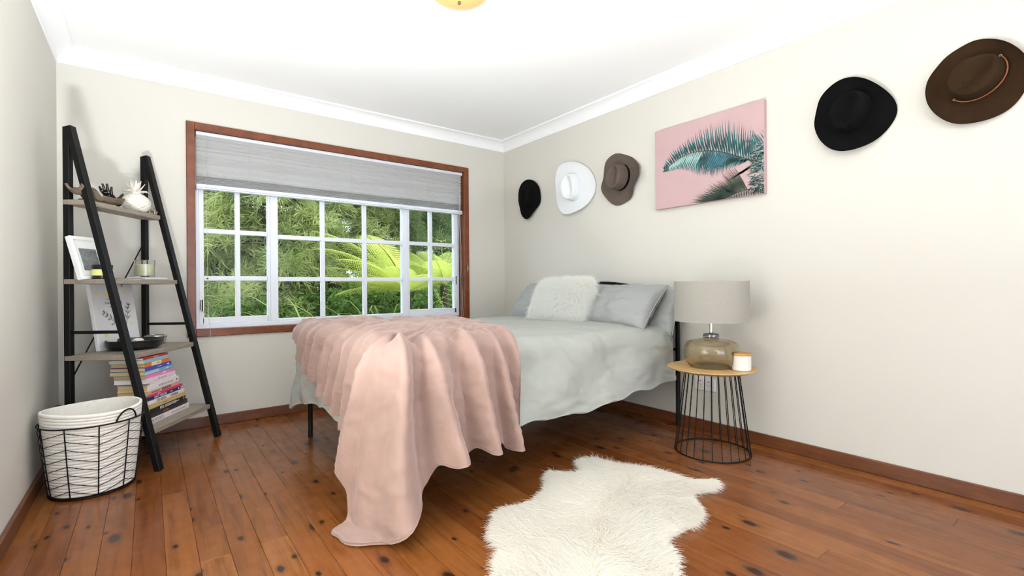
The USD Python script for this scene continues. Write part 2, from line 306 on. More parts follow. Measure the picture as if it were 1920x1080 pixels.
for k, (x0, x1, cs) in enumerate(cols):
    zb, rows = ((.745, (1.022, 1.357, 1.69)), (.717, (1.018, 1.341, 1.665)), (.745, (1.022, 1.345, 1.67)))[k]
    for c in cs: wf('glazing_bar', c - .0155, c + .0155, zb, 2.01, .07, .108)
    for z in rows: wf('glazing_bar', x0, x1, z - .0165, z + .0165, .071, .107)
    xs, zs = [x0, *cs, x1], [zb, *rows, 2.01]
    for i in range(len(xs) - 1):
        for j in range(len(zs) - 1): struct('pane', box(xs[i], xs[i + 1], .087, .091, zs[j], zs[j + 1]), mats['window_glass'], w1, False)
lt = struct('latch', box(.716, .728, .045, .066, .80, .87, .003), mats['grey_metal'], w1); struct('latch_lever', box(.728, .738, .04, .062, .79, .875, .004), mats['silver'], w1)
struct('latch', box(2.775, 2.785, .055, .066, .97, 1.05, .003), mats['grey_metal'], w1)

# pleated blind inside the reveal
bl = thing('pleated_blind', 'pale grey pleated window blind drawn a third of the way down over the white window', 'blind')
BX0, BX1 = .694, 2.842
BX1 = 2.828
obj('headrail', box(BX0, BX1, .012, .055, 2.012, 2.037, .003), mats['white_aluminium'], bl)
prof = []; z = 2.012; k = 0; rb = random.Random(3)
while z > 1.678:
    open_ = z > 1.735; prof.append((.034 + (.0062 if k % 2 else -.0062) + rb.uniform(-.001, .001), z)); z -= (.0145 + rb.uniform(-.003, .003)) if open_ else .0045; k += 1
nx = 60; G = np.zeros((nx, len(prof), 3)); xs = np.linspace(BX0 + .003, BX1 - .004, nx)
for i, x in enumerate(xs):
    for j, (y, z) in enumerate(prof):
        s = math.sin((2.012 - z) / .334 * PI); G[i, j] = (x, y, z - .004 * s * math.sin(x * 4.3 + .3) - .0015 * s * math.sin(x * 9 + .35 * j))
obj('pleated_fabric', solid_sheet(G, .0006), mats['blind_fabric'], bl, False)
obj('bottom_rail', cat_([box(BX0, BX1, .016, .052, 1.652, 1.676, .004), box(BX0, BX1, .012, .056, 1.640, 1.650, .003)]), mats['white_aluminium'], bl)
for x in (1.02, 1.76, 2.47): obj('lift_cord', tube([(x, .02, 2.01), (x, .019, 1.68)], .0009, 5), mats['cord_plastic'], bl)
obj('pull_cord', cat_([tube(smooth_path([(.752, .008, 2.02), (.752, .004, 1.5), (.756, .002, .95), (.763, -.006, .72), (.768, -.022, .66), (.760, -.024, .60), (.735, -.024, .575), (.70, -.022, .574), (.672, -.02, .59)], 60), .0012, 5)]), mats['cord_plastic'], bl)
obj('cord_knob', trimesh.creation.icosphere(2, .006).apply_translation((.7555, .002, 1.02)), mats['grey_metal'], bl)
for dx, zz in ((0, .63), (.008, .622), (-.012, .635)):
    obj('pull_cord', tube(smooth_path([(2.79 + dx * .2, .01, 2.015), (2.79 + dx, .006, 1.45), (2.795 + dx * 2, .002, .9), (2.785 + dx * 2.4, -.02, zz)], 40), .0012, 5), mats['cord_plastic'], bl)
obj('cord_cleat', cat_([box(2.848, 2.860, -.03, -.018, 1.085, 1.155, .004), box(2.850, 2.858, -.036, -.024, 1.10, 1.14, .003)]), mats['clear_glass'], bl)

# ---------------------------------------------------------------- ladder shelf
LR = np.array([.10243783, -.5497679]); LA = np.array([.54446419, .83878409]); LN = np.array([.83878409, -.54446419]); LW_, LD, LH = .570, .437, 1.792
LROT = math.atan2(LA[1], LA[0])
def lw(a, n, z): q = LR + LA * a + LN * n; return (q[0], q[1], z)
def lo(a, n, z): return (a, -n, z)                       # in the shelf's own axes
sh = thing('ladder_shelf', 'black metal ladder shelf with four grey-brown boards across the left corner', 'shelf', (LR[0], LR[1], 0), LROT)
SZ = [1.416, 1.006, .610, .211]
for k, a in enumerate((0.0, LW_)):
    obj('rear_post', bar(lo(a, 0, .0), lo(a, 0, LH), .030, .030), mats['black_metal'], sh)
    obj('front_leg', bar(lo(a, .012, LH + .004), lo(a, LD, .0), .030, .036), mats['black_metal'], sh)
    obj('side_rail', bar(lo(a, .01, .729), lo(a, LD * (1 - .729 / LH) - .008, .729), .012, .016), mats['black_metal'], sh)
    for z in (.652, .683, .54): obj('bolt', trimesh.creation.cylinder(.004, .004, sections=10).apply_transform(trimesh.transformations.rotation_matrix(PI / 2, [0, 1, 0])).apply_translation(lo(a + (.016 if a else .016), LD * (1 - z / LH) + .0, z)), mats['grey_metal'], sh)
for z in SZ:
    n1 = LD * (1 - z / LH) + .004
    obj('shelf_board', box(-.016, LW_ + .016, -n1 - .01, .012, z - .026, z, .0015), mats['shelf_wood'], sh)
for p, q in (((LW_, -.018, 1.222), (.0, -.018, .43)), ((0, -.024, 1.20), (LW_, -.024, .41))): obj('cross_brace', tube([lo(*p), lo(*q)], .0035, 8), mats['black_metal'], sh)

# top board: driftwood tray, hand, pineapple, elephants
def tray():
    t = thing('driftwood_tray', 'grey carved driftwood tray on the top shelf behind the dark hand', 'tray', lw(.12, .05, SZ[0]), LROT)
    nu, nv = 34, 17; G = np.zeros((nu, nv, 3))
    for i, s in enumerate(np.linspace(-1, 1, nu)):
        for j, q in enumerate(np.linspace(-1, 1, nv)):
            x = .128 * s; y = .047 * q * (1 - .18 * abs(s) ** 3); rim = .012 + .030 * abs(q) ** 3 + .055 * max(0, -s - .15) ** 1.3 + .030 * max(0, s - .5) ** 1.2
            if s < -.1: rim += .012 * math.sin(s * 9)
            G[i, j] = (x + .02 * s * abs(s), y, rim)
    G[..., 2] += .004 * (meshkit.fbm(G * 40, 3, 4) - .5)
    obj('tray_body', solid_sheet(G, .011), mats['driftwood'], t)
    obj('tray_foot', box(-.09, .08, -.028, .028, 0, .014, .004), mats['driftwood'], t)
tray()
def limb(chain):                              # hull chain of spheres, one smooth surface
    import manifold3d as mf
    parts = []
    for (a, ra), (b, rb_) in zip(chain[:-1], chain[1:]):
        sa = mf.Manifold.sphere(ra, 20).translate(tuple(map(float, a))); sb = mf.Manifold.sphere(rb_, 20).translate(tuple(map(float, b)))
        parts.append(mf.Manifold.batch_hull([sa, sb]))
    return parts
def fuse(parts, ref=.004, it=8):
    import manifold3d as mf
    m = mf.Manifold.batch_boolean(parts, mf.OpType.Add).refine_to_length(ref); d = m.to_mesh()
    t = trimesh.Trimesh(d.vert_properties[:, :3], d.tri_verts); t.merge_vertices(); trimesh.smoothing.filter_taubin(t, .5, .52, it); return t
def hand():
    t = thing('hand_figure', 'dark bronze hand figure lying in the tray with fingers up and small rings', 'figurine', lw(.215, .055, SZ[0] + .011), LROT)
    V = lambda x, y, z: np.array([x, y, z]); parts = []
    wrist, palm = V(.055, 0, .014), V(.012, 0, .030)
    parts += limb([(wrist, .015), (V(.03, 0, .020), .015), (palm, .018), (V(-.012, 0, .046), .017)])
    parts += limb([(V(.02, .010, .024), .012), (V(-.010, .012, .046), .013)]) + limb([(V(.02, -.010, .024), .012), (V(-.010, -.012, .046), .013)])
    kn = [(-.018, .016, .05), (-.020, .006, .054), (-.020, -.005, .054), (-.017, -.015, .05)]
    tips = [((-.040, .020, .070), (-.052, .022, .090)), ((-.038, .008, .080), (-.050, .008, .106)), ((-.033, -.006, .082), (-.040, -.008, .107)), ((-.025, -.019, .072), (-.026, -.022, .093))]
    for k, (a, b) in zip(kn, tips): parts += limb([(V(*k), .0082), (V(*a), .0070), (V(*b), .0050)])
    parts += limb([(V(.016, -.012, .028), .010), (V(.034, -.022, .044), .0085), (V(.052, -.026, .068), .0060)])
    obj('hand', fuse(parts), mats['bronze_black'], t, True)
    for k, (c, r) in enumerate((((-.039, .008, .083), .0085), ((-.040, .020, .072), .0085), ((-.026, -.004, .068), .0095), ((-.028, .007, .067), .0095))):
        obj('ring', trimesh.creation.torus(r, .0018, 20, 8).apply_transform(trimesh.transformations.rotation_matrix(-.4, [0, 1, 0])).apply_translation(c), mats['silver'], t)
hand()
def pineapple():
    t = thing('pineapple_jar', 'white ceramic pineapple jar with spiky leaf crown on the top shelf', 'ornament', lw(.418, .052, SZ[0]), LROT)
    n, k = 96, 60; zz = np.linspace(0, 1, k); v = []
    for a in zz:
        zc = a * .112; r = .072 * max(1e-4, math.sin(PI * min(max(.13 + .80 * a, 0), .985))) ** .62
        if a < .02: r *= .85
        for j in range(n):
            th = 2 * PI * j / n; u, w = th * 12 / (2 * PI), a * 11; d = abs(math.sin(PI * (u + w * .5))) * abs(math.sin(PI * (u - w * .5)))
            rr = r + .0035 * (d - .4) * min(1, a * 8, (1 - a) * 8)
            if abs(a - .56) < .022: rr = r + .0028
            v.append((rr * math.cos(th), rr * math.sin(th), zc))
    f = []
    for i in range(k - 1):
        for j in range(n): j2 = (j + 1) % n; f += [[i * n + j, i * n + j2, (i + 1) * n + j2], [i * n + j, (i + 1) * n + j2, (i + 1) * n + j]]
    v += [(0, 0, 0), (0, 0, .112)]; c0, c1 = len(v) - 2, len(v) - 1
    for j in range(n): j2 = (j + 1) % n; f += [[c0, j2, j], [c1, (k - 1) * n + j, (k - 1) * n + j2]]
    obj('jar_body', trimesh.Trimesh(np.array(v), f, process=False), mats['pineapple_glaze'], t, 60)
    obj('crown_base', lathe([(.0, .108), (.026, .108), (.024, .122), (.016, .140), (.0, .146)], 24), mats['pineapple_glaze'], t)
    for ring, (cnt, L, out, z0) in enumerate(((8, .060, .95, .116), (7, .066, .55, .124), (5, .066, .2, .130))):
        for q in range(cnt):
            th = 2 * PI * (q + .5 * ring) / cnt; G = []
            for s in np.linspace(0, 1, 7):
                rad = .014 + L * out * s * (1 - .12 * s); z = z0 + L * (1 - .55 * out) * s * (1.0) - (.022 * out * s * s if ring == 0 else 0); w = .0095 * (1 - s) ** .7 + .0006
                c, sn = math.cos(th), math.sin(th); G.append([(rad * c - w * p * sn, rad * sn + w * p * c, z + .003 * (p * p)) for p in (-1, 0, 1)])
            obj('leaf', solid_sheet(np.array(G), .0028), mats['pineapple_glaze'], t, 60)
pineapple()
def elephant(label, loc, s, turn):
    t = thing('elephant_figurine', label, 'figurine', loc, LROT + turn); V = lambda *a: np.array(a) * s; p = []
    p += limb([(V(-.5, 0, .62), .26 * s), (V(0, 0, .66), .30 * s), (V(.35, 0, .66), .26 * s)])
    for x, y in ((-.45, .15), (-.45, -.15), (.3, .15), (.3, -.15)): p += limb([(V(x, y, .55), .13 * s), (V(x, y, .11), .11 * s)])
    p += limb([(V(.45, 0, .78), .2 * s), (V(.72, 0, .86), .2 * s)]) + limb([(V(.85, 0, .84), .11 * s), (V(1.0, 0, .55), .075 * s), (V(1.02, 0, .28), .06 * s), (V(1.13, 0, .2), .045 * s)])
    p += limb([(V(-.72, 0, .75), .035 * s), (V(-.82, 0, .4), .03 * s)])
    obj('body', fuse(p, .09 * s, 5), mats['figurine_silver'], t, True)
    for y in (1, -1):
        e = trimesh.creation.icosphere(2, 1.0); e.apply_scale((.17 * s, .045 * s, .24 * s)); e.apply_transform(trimesh.transformations.rotation_matrix(.5 * y, [0, 0, 1])); e.apply_translation(V(.56, .2 * y, .78)); obj('ear', e, mats['figurine_silver'], t, True)
elephant('larger silver elephant figurine beside the white pineapple jar', lw(.512, .072, SZ[0]), .050, 2.9)
elephant('smaller silver elephant figurine at the right end of the top shelf', lw(.556, .084, SZ[0]), .030, 2.7)

# second board: framed photo, lidded candle, glass candle on marble
def leaned(m, base, yaw, lean):                      # m stands in its own xz plane, front towards -y; leans back
    return xf(xf(m, rot([1, 0, 0], -lean)), rot([0, 0, 1], math.degrees(yaw)), base)
pf = thing('photo_frame', 'white box photo frame with a grey picture leaning on the second shelf', 'picture frame', lw(.055, .105, SZ[1]), LROT - .12)
def pfm(m): return xf(m, rot([1, 0, 0], -17))
fw_, fh_, fd = .185, .235, .026
for b in ((-fw_ / 2, -fw_ / 2 + .017, 0, fh_), (fw_ / 2 - .017, fw_ / 2, 0, fh_), (-fw_ / 2 + .017, fw_ / 2 - .017, 0, .017), (-fw_ / 2 + .017, fw_ / 2 - .017, fh_ - .017, fh_)):
    obj('frame_side', pfm(box(b[0], b[1], 0, fd, b[2], b[3], .0015)), mats['frame_white'], pf)
obj('mount', pfm(box(-fw_ / 2 + .01, fw_ / 2 - .01, .014, .02, .01, fh_ - .01)), mats['mount_white'], pf)
obj('picture', pfm(box(-.048, .048, .0125, .0145, .052, fh_ - .062)), mats['photo_print'], pf)
obj('backing', pfm(box(-fw_ / 2 + .006, fw_ / 2 - .006, .02, .0255, .006, fh_ - .006)), mats['frame_white'], pf)
bc = thing('lidded_candle', 'round black jar candle with yellow label in front of the white photo frame', 'candle', lw(.030, .142, SZ[1]), LROT)
obj('jar', lathe([(0, 0), (.040, 0), (.043, .004), (.043, .055), (.041, .058), (0, .058)]), mats['black_plastic'], bc, 40)
obj('label_band', lathe([(.0434, .018), (.0437, .018), (.0437, .050), (.0434, .050)]), mats['candle_label'], bc, 40)
obj('lid', lathe([(0, .058), (.044, .058), (.0445, .060), (.0445, .071), (.042, .074), (0, .074)]), mats['black_plastic'], bc, 40)
mb = thing('marble_tray', 'white marble slab tray under the glass candle on the second shelf', 'tray', lw(.47, .085, SZ[1]), LROT)
obj('slab', box(-.105, .095, -.055, .055, .002, .016, .003), mats['marble'], mb)
for sx in (-.09, .08): obj('foot', box(sx - .008, sx + .008, -.045, .045, 0, .0025), mats['marble'], mb)
gc = thing('glass_candle', 'cream candle in a clear glass tumbler on the marble tray', 'candle', lw(.438, .085, SZ[1] + .016), LROT)
obj('tumbler', lathe([(0, 0), (.050, 0), (.052, .003), (.052, .104), (.051, .105), (.0492, .104), (.0492, .010), (.046, .0075), (0, .0075)], 64), mats['clear_glass'], gc, 40)
obj('wax', lathe([(0, .0080), (.0455, .0080), (.0488, .011), (.0488, .078), (.047, .080), (0, .079)], 48), mats['candle_wax'], gc, 40)
obj('wick', tube([(0, 0, .079), (.001, 0, .092)], .0012, 6), mats['ink'], gc)
ct = thing('small_card', 'thin grey booklet lying left of the marble tray', 'booklet', lw(.298, .085, SZ[1]), LROT)
obj('cover', box(-.055, .055, -.04, .04, .0065, .0085, .0004), mats['grey_metal'], ct); obj('pages', box(-.053, .053, -.038, .038, 0.0, .0066), mats['mount_white'], ct)

# third board: star print, black bowl, tin
sp = thing('star_print', 'pale grey canvas print of yellow stars and dark twigs leaning on the third shelf', 'print', lw(.315, .035, SZ[2]), LROT)
def spm(m): return xf(m, rot([1, 0, 0], -8))
PW, PH = .325, .385
obj('canvas', spm(box(-PW / 2, PW / 2, 0, .02, 0, PH, .002)), mats['print_card'], sp)
def star(x, z, r):
    p = Polygon([((r if k % 2 == 0 else r * .45) * math.sin(k * PI / 5 + .2) + x, (r if k % 2 == 0 else r * .45) * math.cos(k * PI / 5 + .2) + z) for k in range(10)])
    m = trimesh.creation.extrude_polygon(p, .0006); return xf(m, rot([1, 0, 0], 90), (0, .0002, 0))
for x, z, r in ((-.125, .325, .014), (-.055, .318, .021), (.0, .325, .010), (.085, .325, .014), (-.125, .235, .008), (.115, .215, .009), (.11, .135, .014), (-.10, .085, .018)): obj('star', spm(star(x, z, r)), mats['star_yellow'], sp)
def twig(seed, x0, z0, ang, L):
    r = random.Random(seed); out = []
    def go(x, z, a, l, d):
        x1, z1 = x + l * math.cos(a), z + l * math.sin(a); out.append(tube([(x, -.0006, z), (x1, -.0006, z1)], .0011 if d < 2 else .0008, 4))
        if d < 4: go(x1, z1, a + r.uniform(-.25, .15), l * .86, d + 1)
        if d < 4:
            for sgn in (-1, 1): go2(x1, z1, a + sgn * .75, l * .55, d + 1)
    def go2(x, z, a, l, d):
        for k in range(5):
            x1, z1 = x + l / 4 * math.cos(a), z + l / 4 * math.sin(a); out.append(tube([(x, -.0006, z), (x1, -.0006, z1)], .0007, 4))
            b = a + (.9 if k % 2 else -.9); out.append(tube([(x1, -.0006, z1), (x1 + .007 * math.cos(b), -.0006, z1 + .007 * math.sin(b))], .0012, 4)); x, z = x1, z1; a += .06
    go(x0, z0, ang, L, 0); return cat_(out)
obj('twig', spm(twig(1, .015, .125, 2.55, .040)), mats['ink'], sp); obj('twig', spm(twig(2, .065, .135, 1.15, .036)), mats['ink'], sp)
for s, x, z, h in (('I LOVE YOU', -.062, .282, .009), ('THAN ALL THE', -.078, .258, .014), ('~xx xxxx', -.042, .240, .006)):
    obj('lettering', spm(xf(text(s, h, .0005, False), rot([1, 0, 0], 90), (x, -.0001, z))), mats['ink'], sp)
bw_ = thing('black_bowl', 'wide shallow matte black bowl on the third shelf', 'bowl', lw(.255, .150, SZ[2]), LROT)
obj('bowl', lathe([(0, .004), (.085, 0), (.10, .002), (.125, .018), (.134, .052), (.132, .055), (.129, .053), (.119, .022), (.098, .010), (0, .009)], 72), mats['black_bowl_glaze'], bw_, 40)
rl = thing('shell_trinket', 'small cream and brown shell lying in the black bowl', 'shell', lw(.30, .135, SZ[2] + .009), LROT)
e = trimesh.creation.icosphere(3, 1.0); e.apply_scale((.036, .024, .024)); e.vertices *= (1 + .10 * np.sin(e.vertices[:, :1] * 420)); e.apply_translation((0, 0, .024)); obj('shell', e, mats['marble'], rl, True)
obj('spire', trimesh.creation.cone(.02, .03, sections=24).apply_transform(trimesh.transformations.rotation_matrix(PI / 2, [0, 1, 0])).apply_translation((.028, 0, .024)), mats['driftwood'], rl)
tn = thing('silver_tin', 'round silver metal tin at the right of the third shelf', 'tin', lw(.500, .105, SZ[2]), LROT)
obj('base', lathe([(0, 0), (.052, 0), (.054, .002), (.054, .044), (0, .044)]), mats['silver'], tn, 40); obj('lid', lathe([(.0, .044), (.057, .036), (.058, .038), (.058, .050), (.056, .053), (.046, .055), (.044, .052), (0, .052)]), mats['silver'], tn, 40)

# bottom board: the stack of books
BOOKS = [  # colour, thickness, right end a, length, [(text, letter height, start along spine, colour)], label, page tone
 ((236, 222, 220), .031, .496, .40, [('INSPIRED', .020, .02, (150, 140, 140)), ('LORNA JANE CLARKSON', .009, .21, (150, 140, 140))], 'pale pink hardback lettered INSPIRED at the bottom of the book stack', 0),
 ((46, 44, 46), .028, .490, .37, [('~xxxx xxxxxxx', .009, .12, (190, 110, 70))], 'charcoal hardback with faint orange lettering, second from the bottom of the stack', 0),
 ((24, 24, 24), .027, .470, .36, [('FEEL GOOD FOOD', .014, .09, (240, 240, 240)), ('~xxxx xxxx', .007, .255, (220, 220, 220))], 'black cookbook lettered FEEL GOOD FOOD in the book stack', 0),
 ((206, 176, 112), .026, .474, .37, [('~xxx xxxx xxxxxxxxxx', .005, .12, (130, 100, 60))], 'tan hardback above the black cookbook in the book stack', 1),
 ((240, 226, 226), .021, .450, .35, [('100 IDEAS', .013, .075, (60, 56, 60)), ('FASHION', .013, .205, (60, 56, 60))], 'pale pink paperback lettered 100 IDEAS FASHION in the book stack', 0),
 ((44, 48, 104), .023, .424, .33, [('EASY VEGAN', .014, .07, (240, 240, 244)), ('~xxx xxxxx', .006, .22, (240, 240, 244))], 'navy cookbook lettered EASY VEGAN in the book stack', 1),
 ((222, 48, 96), .013, .432, .33, [('~xxxxxx xx', .006, .08, (250, 220, 226))], 'thin hot pink paperback above the navy cookbook', 1),
 ((222, 166, 150), .021, .404, .31, [('#GIRLBOSS', .015, .13, (36, 30, 32)), ('SOPHIA AMORUSO', .006, .03, (90, 60, 60))], 'salmon paperback lettered #GIRLBOSS in the book stack', 1),
 ((232, 224, 222), .037, .398, .30, [('anthony kiedis', .015, .10, (170, 162, 162))], 'thick white paperback lettered anthony kiedis in the book stack', 1),
 ((240, 238, 236), .010, .378, .26, [], 'thin plain white paperback in the middle of the book stack', 0),
 ((236, 212, 222), .025, .364, .28, [('~x x x x x x x x x', .010, .11, (170, 130, 150))], 'pale pink paperback with spaced mauve lettering in the book stack', 0),
 ((226, 130, 176), .023, .350, .25, [('~xxxxxxx', .009, .15, (248, 214, 228))], 'bright pink paperback in the upper half of the book stack', 1),
 ((118, 170, 206), .023, .342, .26, [('~xxxxx', .008, .20, (235, 240, 246))], 'light blue paperback below the violet-blue one in the stack', 1),
 ((70, 72, 168), .021, .330, .25, [('~xx xxx xxxxxx x', .006, .11, (200, 205, 236)), ('~xxxxx', .009, .205, (236, 238, 246))], 'violet-blue paperback below the orange book in the stack', 1),
 ((226, 112, 44), .024, .312, .22, [('~xxxxxxx', .006, .105, (120, 90, 50))], 'orange paperback with a cream title panel near the top of the stack', 1),
 ((142, 194, 196), .022, .306, .23, [], 'pale teal hardback second from the top of the book stack', 0),
 ((176, 34, 40), .011, .298, .23, [('~xxxx xx xx   xxxxxx', .005, .09, (246, 220, 220))], 'thin red paperback on top of the book stack', 0)]
plain('pages_cream', (222, 196, 142), .9, vary=.15, scale=300, stretch=(.02, .02, 1)); plain('pages_white', (232, 230, 226), .9, vary=.1, scale=300, stretch=(.02, .02, 1)); plain('cream_panel', (236, 216, 170), .6)
zb = SZ[3]; rk = random.Random(8); tscale = (SZ[2] - .026 - .004 - SZ[3]) / (sum(b[1] for b in BOOKS) + .0006 * len(BOOKS))
for k, (c, th, aR, L, txt, label, tone) in enumerate(BOOKS):
    th *= tscale; dep = rk.uniform(.150, .175) if k > 5 else rk.uniform(.175, .2); nS = .300 + rk.uniform(-.004, .004)
    t = thing('book', label, 'book', lw(aR, nS, zb), LROT + .06 + rk.uniform(-.02, .02), 'books stacked on the bottom shelf')
    m = plain(f'cover_{k:02d}', c, .45, vary=.05, scale=30); ct_ = .0016
    # own axes: x along the spine (ends at 0), -y towards the room
    cov = [box(-L, 0, 0, dep, th - ct_, th, .0004), box(-L, 0, 0, dep, 0, ct_, .0004), box(-L, 0, -.0006, ct_, 0, th, .0004)]
    obj('cover', cat_(cov), m, t, False)
    obj('pages', box(-L + .003, -.003, ct_, dep - .003, ct_, th - ct_), mats['pages_cream' if tone else 'pages_white'], t, False)
    if k == 14: obj('title_panel', box(-.165, -.075, -.0010, -.0004, .0008, th - .0008), mats['cream_panel'], t, False)
    if k == 12: obj('title_panel', box(-L + .002, -.13, -.0010, -.0004, .0008, th - .0008), plain('cover_pale_blue', (176, 206, 214), .5), t, False)
    if k in (8, 2, 5): obj('emblem', xf(trimesh.creation.cylinder(min(.007, th * .3), .0006, sections=14), rot([1, 0, 0], 90), (-.022, -.0012, th / 2)), plain(f'emblem_{k}', {8: (120, 116, 116), 2: (190, 150, 80), 5: (236, 236, 240)}[k], .5), t, False)
    for s, h, x, tc in txt:
        tm = text(s, min(h, th * .62), .0004); tm = xf(tm, rot([1, 0, 0], 90), (x - L, -.0009, (th - min(h, th * .62)) / 2)); obj('title', tm, plain(f'title_{k:02d}_{"ab"[txt[0][0] != s]}', tc, .5), t, False)
    zb += th + .0006
mg = thing('magazine', 'grey magazine lying flat behind the book stack at the back of the bottom shelf', 'magazine', lw(.12, .06, SZ[3]), LROT)
obj('pages', box(-.10, .12, -.045, .055, 0, .010, .001), mats['pages_white'], mg); obj('cover', box(-.101, .121, -.046, .056, .010, .011, .0003), mats['shelf_wood'], mg)

# ---------------------------------------------------------------- laundry basket
LBX, LBY = .214, -.850
lb = thing('laundry_basket', 'white coiled rope laundry basket in a black herringbone wire holder', 'basket', (LBX, LBY, 0))
def bR(z): return .150 + (.186 - .150) * (z / .387) ** .8
coils = 27; prof = []
for i in range(coils):
    for q in np.linspace(-1, 1, 6)[:-1]:
        z = .012 + (i + (q + 1) / 2) * .375 / coils; prof.append((bR(z) + .0032 * math.sqrt(max(0, 1 - q * q)), z))
inner = [(bR(z) - .010, z) for z in np.linspace(.387, .022, 14)]
prof = [(0, .012), (.14, .012)] + prof + [(bR(.387) + .001, .3885), (bR(.387) - .005, .391), (bR(.387) - .009, .389)] + inner + [(0, .022)]
nth = 72; L = lathe(prof, nth)
L.vertices[:, 2] += .006 * np.sin(2 * np.arctan2(L.vertices[:, 1], L.vertices[:, 0]) + .6) * (L.vertices[:, 2] / .39) ** 2
obj('rope_liner', L, mats['rope_cotton'], lb, 50)
RZ, NV = .332, 9; r_ = lambda z: bR(z) + .006 + .006 * (z / .33)
obj('rim_wire', tube([(r_(RZ) * math.cos(a), r_(RZ) * math.sin(a), RZ) for a in np.linspace(0, 2 * PI, 72, endpoint=False)], .0034, 8, True), mats['black_metal'], lb, True)
obj('base_wire', tube([(r_(.008) * math.cos(a), r_(.008) * math.sin(a), .006) for a in np.linspace(0, 2 * PI, 72, endpoint=False)], .0032, 8, True), mats['black_metal'], lb, True)
A0 = -2.02; NVW = 10
for k in range(NVW):
    a = A0 + 2 * PI * k / NVW; obj('upright_wire', tube([(r_(z) * math.cos(a), r_(z) * math.sin(a), z) for z in np.linspace(.006, RZ, 8)], .0025, 7), mats['black_metal'], lb, True)
    for q in range(8):
        z0 = .022 + q * .0385; up = k % 2 == 0; pts = []
        for s in np.linspace(0, 1, 7):
            z = z0 + (.034 * (s if not up else 1 - s)) - .01; z = min(max(z, .008), RZ - .004); aa = a + 2 * PI / NVW * s; pts.append((r_(z) * math.cos(aa), r_(z) * math.sin(aa), z))
        obj('zigzag_wire', tube(pts, .0016, 5), mats['black_metal'], lb, True)
for ac in (-.82, 2.32):
    pts = [((r_(RZ) + .002 + .006 * math.sin(s * PI)) * math.cos(ac + (s - .5) * .50), (r_(RZ) + .002 + .006 * math.sin(s * PI)) * math.sin(ac + (s - .5) * .50), RZ + .052 * math.sin(s * PI) ** .6) for s in np.linspace(0, 1, 22)]
    obj('handle', tube(pts, .0036, 8), mats['black_metal'], lb, True)

# ---------------------------------------------------------------- bed
BX_F, BX_H, BY_N, BY_F = 1.235, 3.245, -2.025, -.665
bed = thing('bed_frame', 'black metal bed frame with arched tube headboard against the right wall', 'bed')
for y in (BY_N + .008, BY_F - .008):
    obj('headboard_post', tube([(3.272, y, 0), (3.272, y, .862)], .0145, 14), mats['black_metal'], bed); obj('post_cap', lathe([(0, .862), (.0155, .862), (.0155, .867), (.012, .871), (0, .872)], 14, (3.272, y, 0)), mats['black_metal'], bed)
    obj('foot_leg', tube([(1.245, -.705 if y > -1 else -1.99, 0), (1.245, -.705 if y > -1 else -1.99, .33)], .0145, 12), mats['black_metal'], bed)
    obj('side_rail', box(1.24, 3.26, (y - .012), (y + .012), .315, .355, .003), mats['black_metal'], bed)
    obj('rail_bracket', box(3.225, 3.262, y - .016, y + .016, .385, .435, .003), mats['black_metal'], bed)
yc, hy = (BY_N + BY_F) / 2, (BY_F - BY_N) / 2 - .008
arch = [(3.272, yc + hy * s, .805 + .165 * (1 - abs(s) ** 2.0) ** .85) for s in np.linspace(-1, 1, 41)]
obj('headboard_arch', tube(arch, .0105, 12), mats['black_metal'], bed)
obj('headboard_rail', tube([(3.272, BY_N, .512), (3.272, BY_F, .512)], .0095, 10), mats['black_metal'], bed)
obj('foot_rail', box(1.235, 1.262, BY_N + .02, BY_F - .02, .315, .355, .003), mats['black_metal'], bed)
for k in range(10): obj('slat', box(1.42 + k * .19, 1.48 + k * .19, BY_N + .02, BY_F - .02, .338, .352, .002), mats['black_metal'], bed)
import manifold3d as mf
def rbox(x0, x1, y0, y1, z0, z1, r, n=20):
    s = mf.Manifold.sphere(r, n); pts = [s.translate((x, y, z)) for x in (x0 + r, x1 - r) for y in (y0 + r, y1 - r) for z in (z0 + r, z1 - r)]
    d = mf.Manifold.batch_hull(pts).to_mesh(); return trimesh.Trimesh(d.vert_properties[:, :3], d.tri_verts)
mt = thing('mattress', 'grey sheeted mattress showing at the head end under the duvet', 'mattress')
obj('mattress_body', rbox(1.25, 3.252, BY_N + .005, BY_F - .005, .356, .632, .05), mats['sheet_cotton'], mt, 40)
obj('piping', tube(np.vstack([[(1.25 + .05 + .05 * math.cos(a), BY_N + .055 + .05 * math.sin(a), .585) for a in np.linspace(-PI, -PI / 2, 8)], [(3.202 + .05 * math.cos(a), BY_N + .055 + .05 * math.sin(a), .585) for a in np.linspace(-PI / 2, 0, 8)], [(3.202 + .05 * math.cos(a), BY_F - .055 + .05 * math.sin(a), .585) for a in np.linspace(0, PI / 2, 8)], [(1.30 + .05 * math.cos(a), BY_F - .055 + .05 * math.sin(a), .585) for a in np.linspace(PI / 2, PI, 8)]]), .004, 6, True), mats['sheet_cotton'], mt, True)

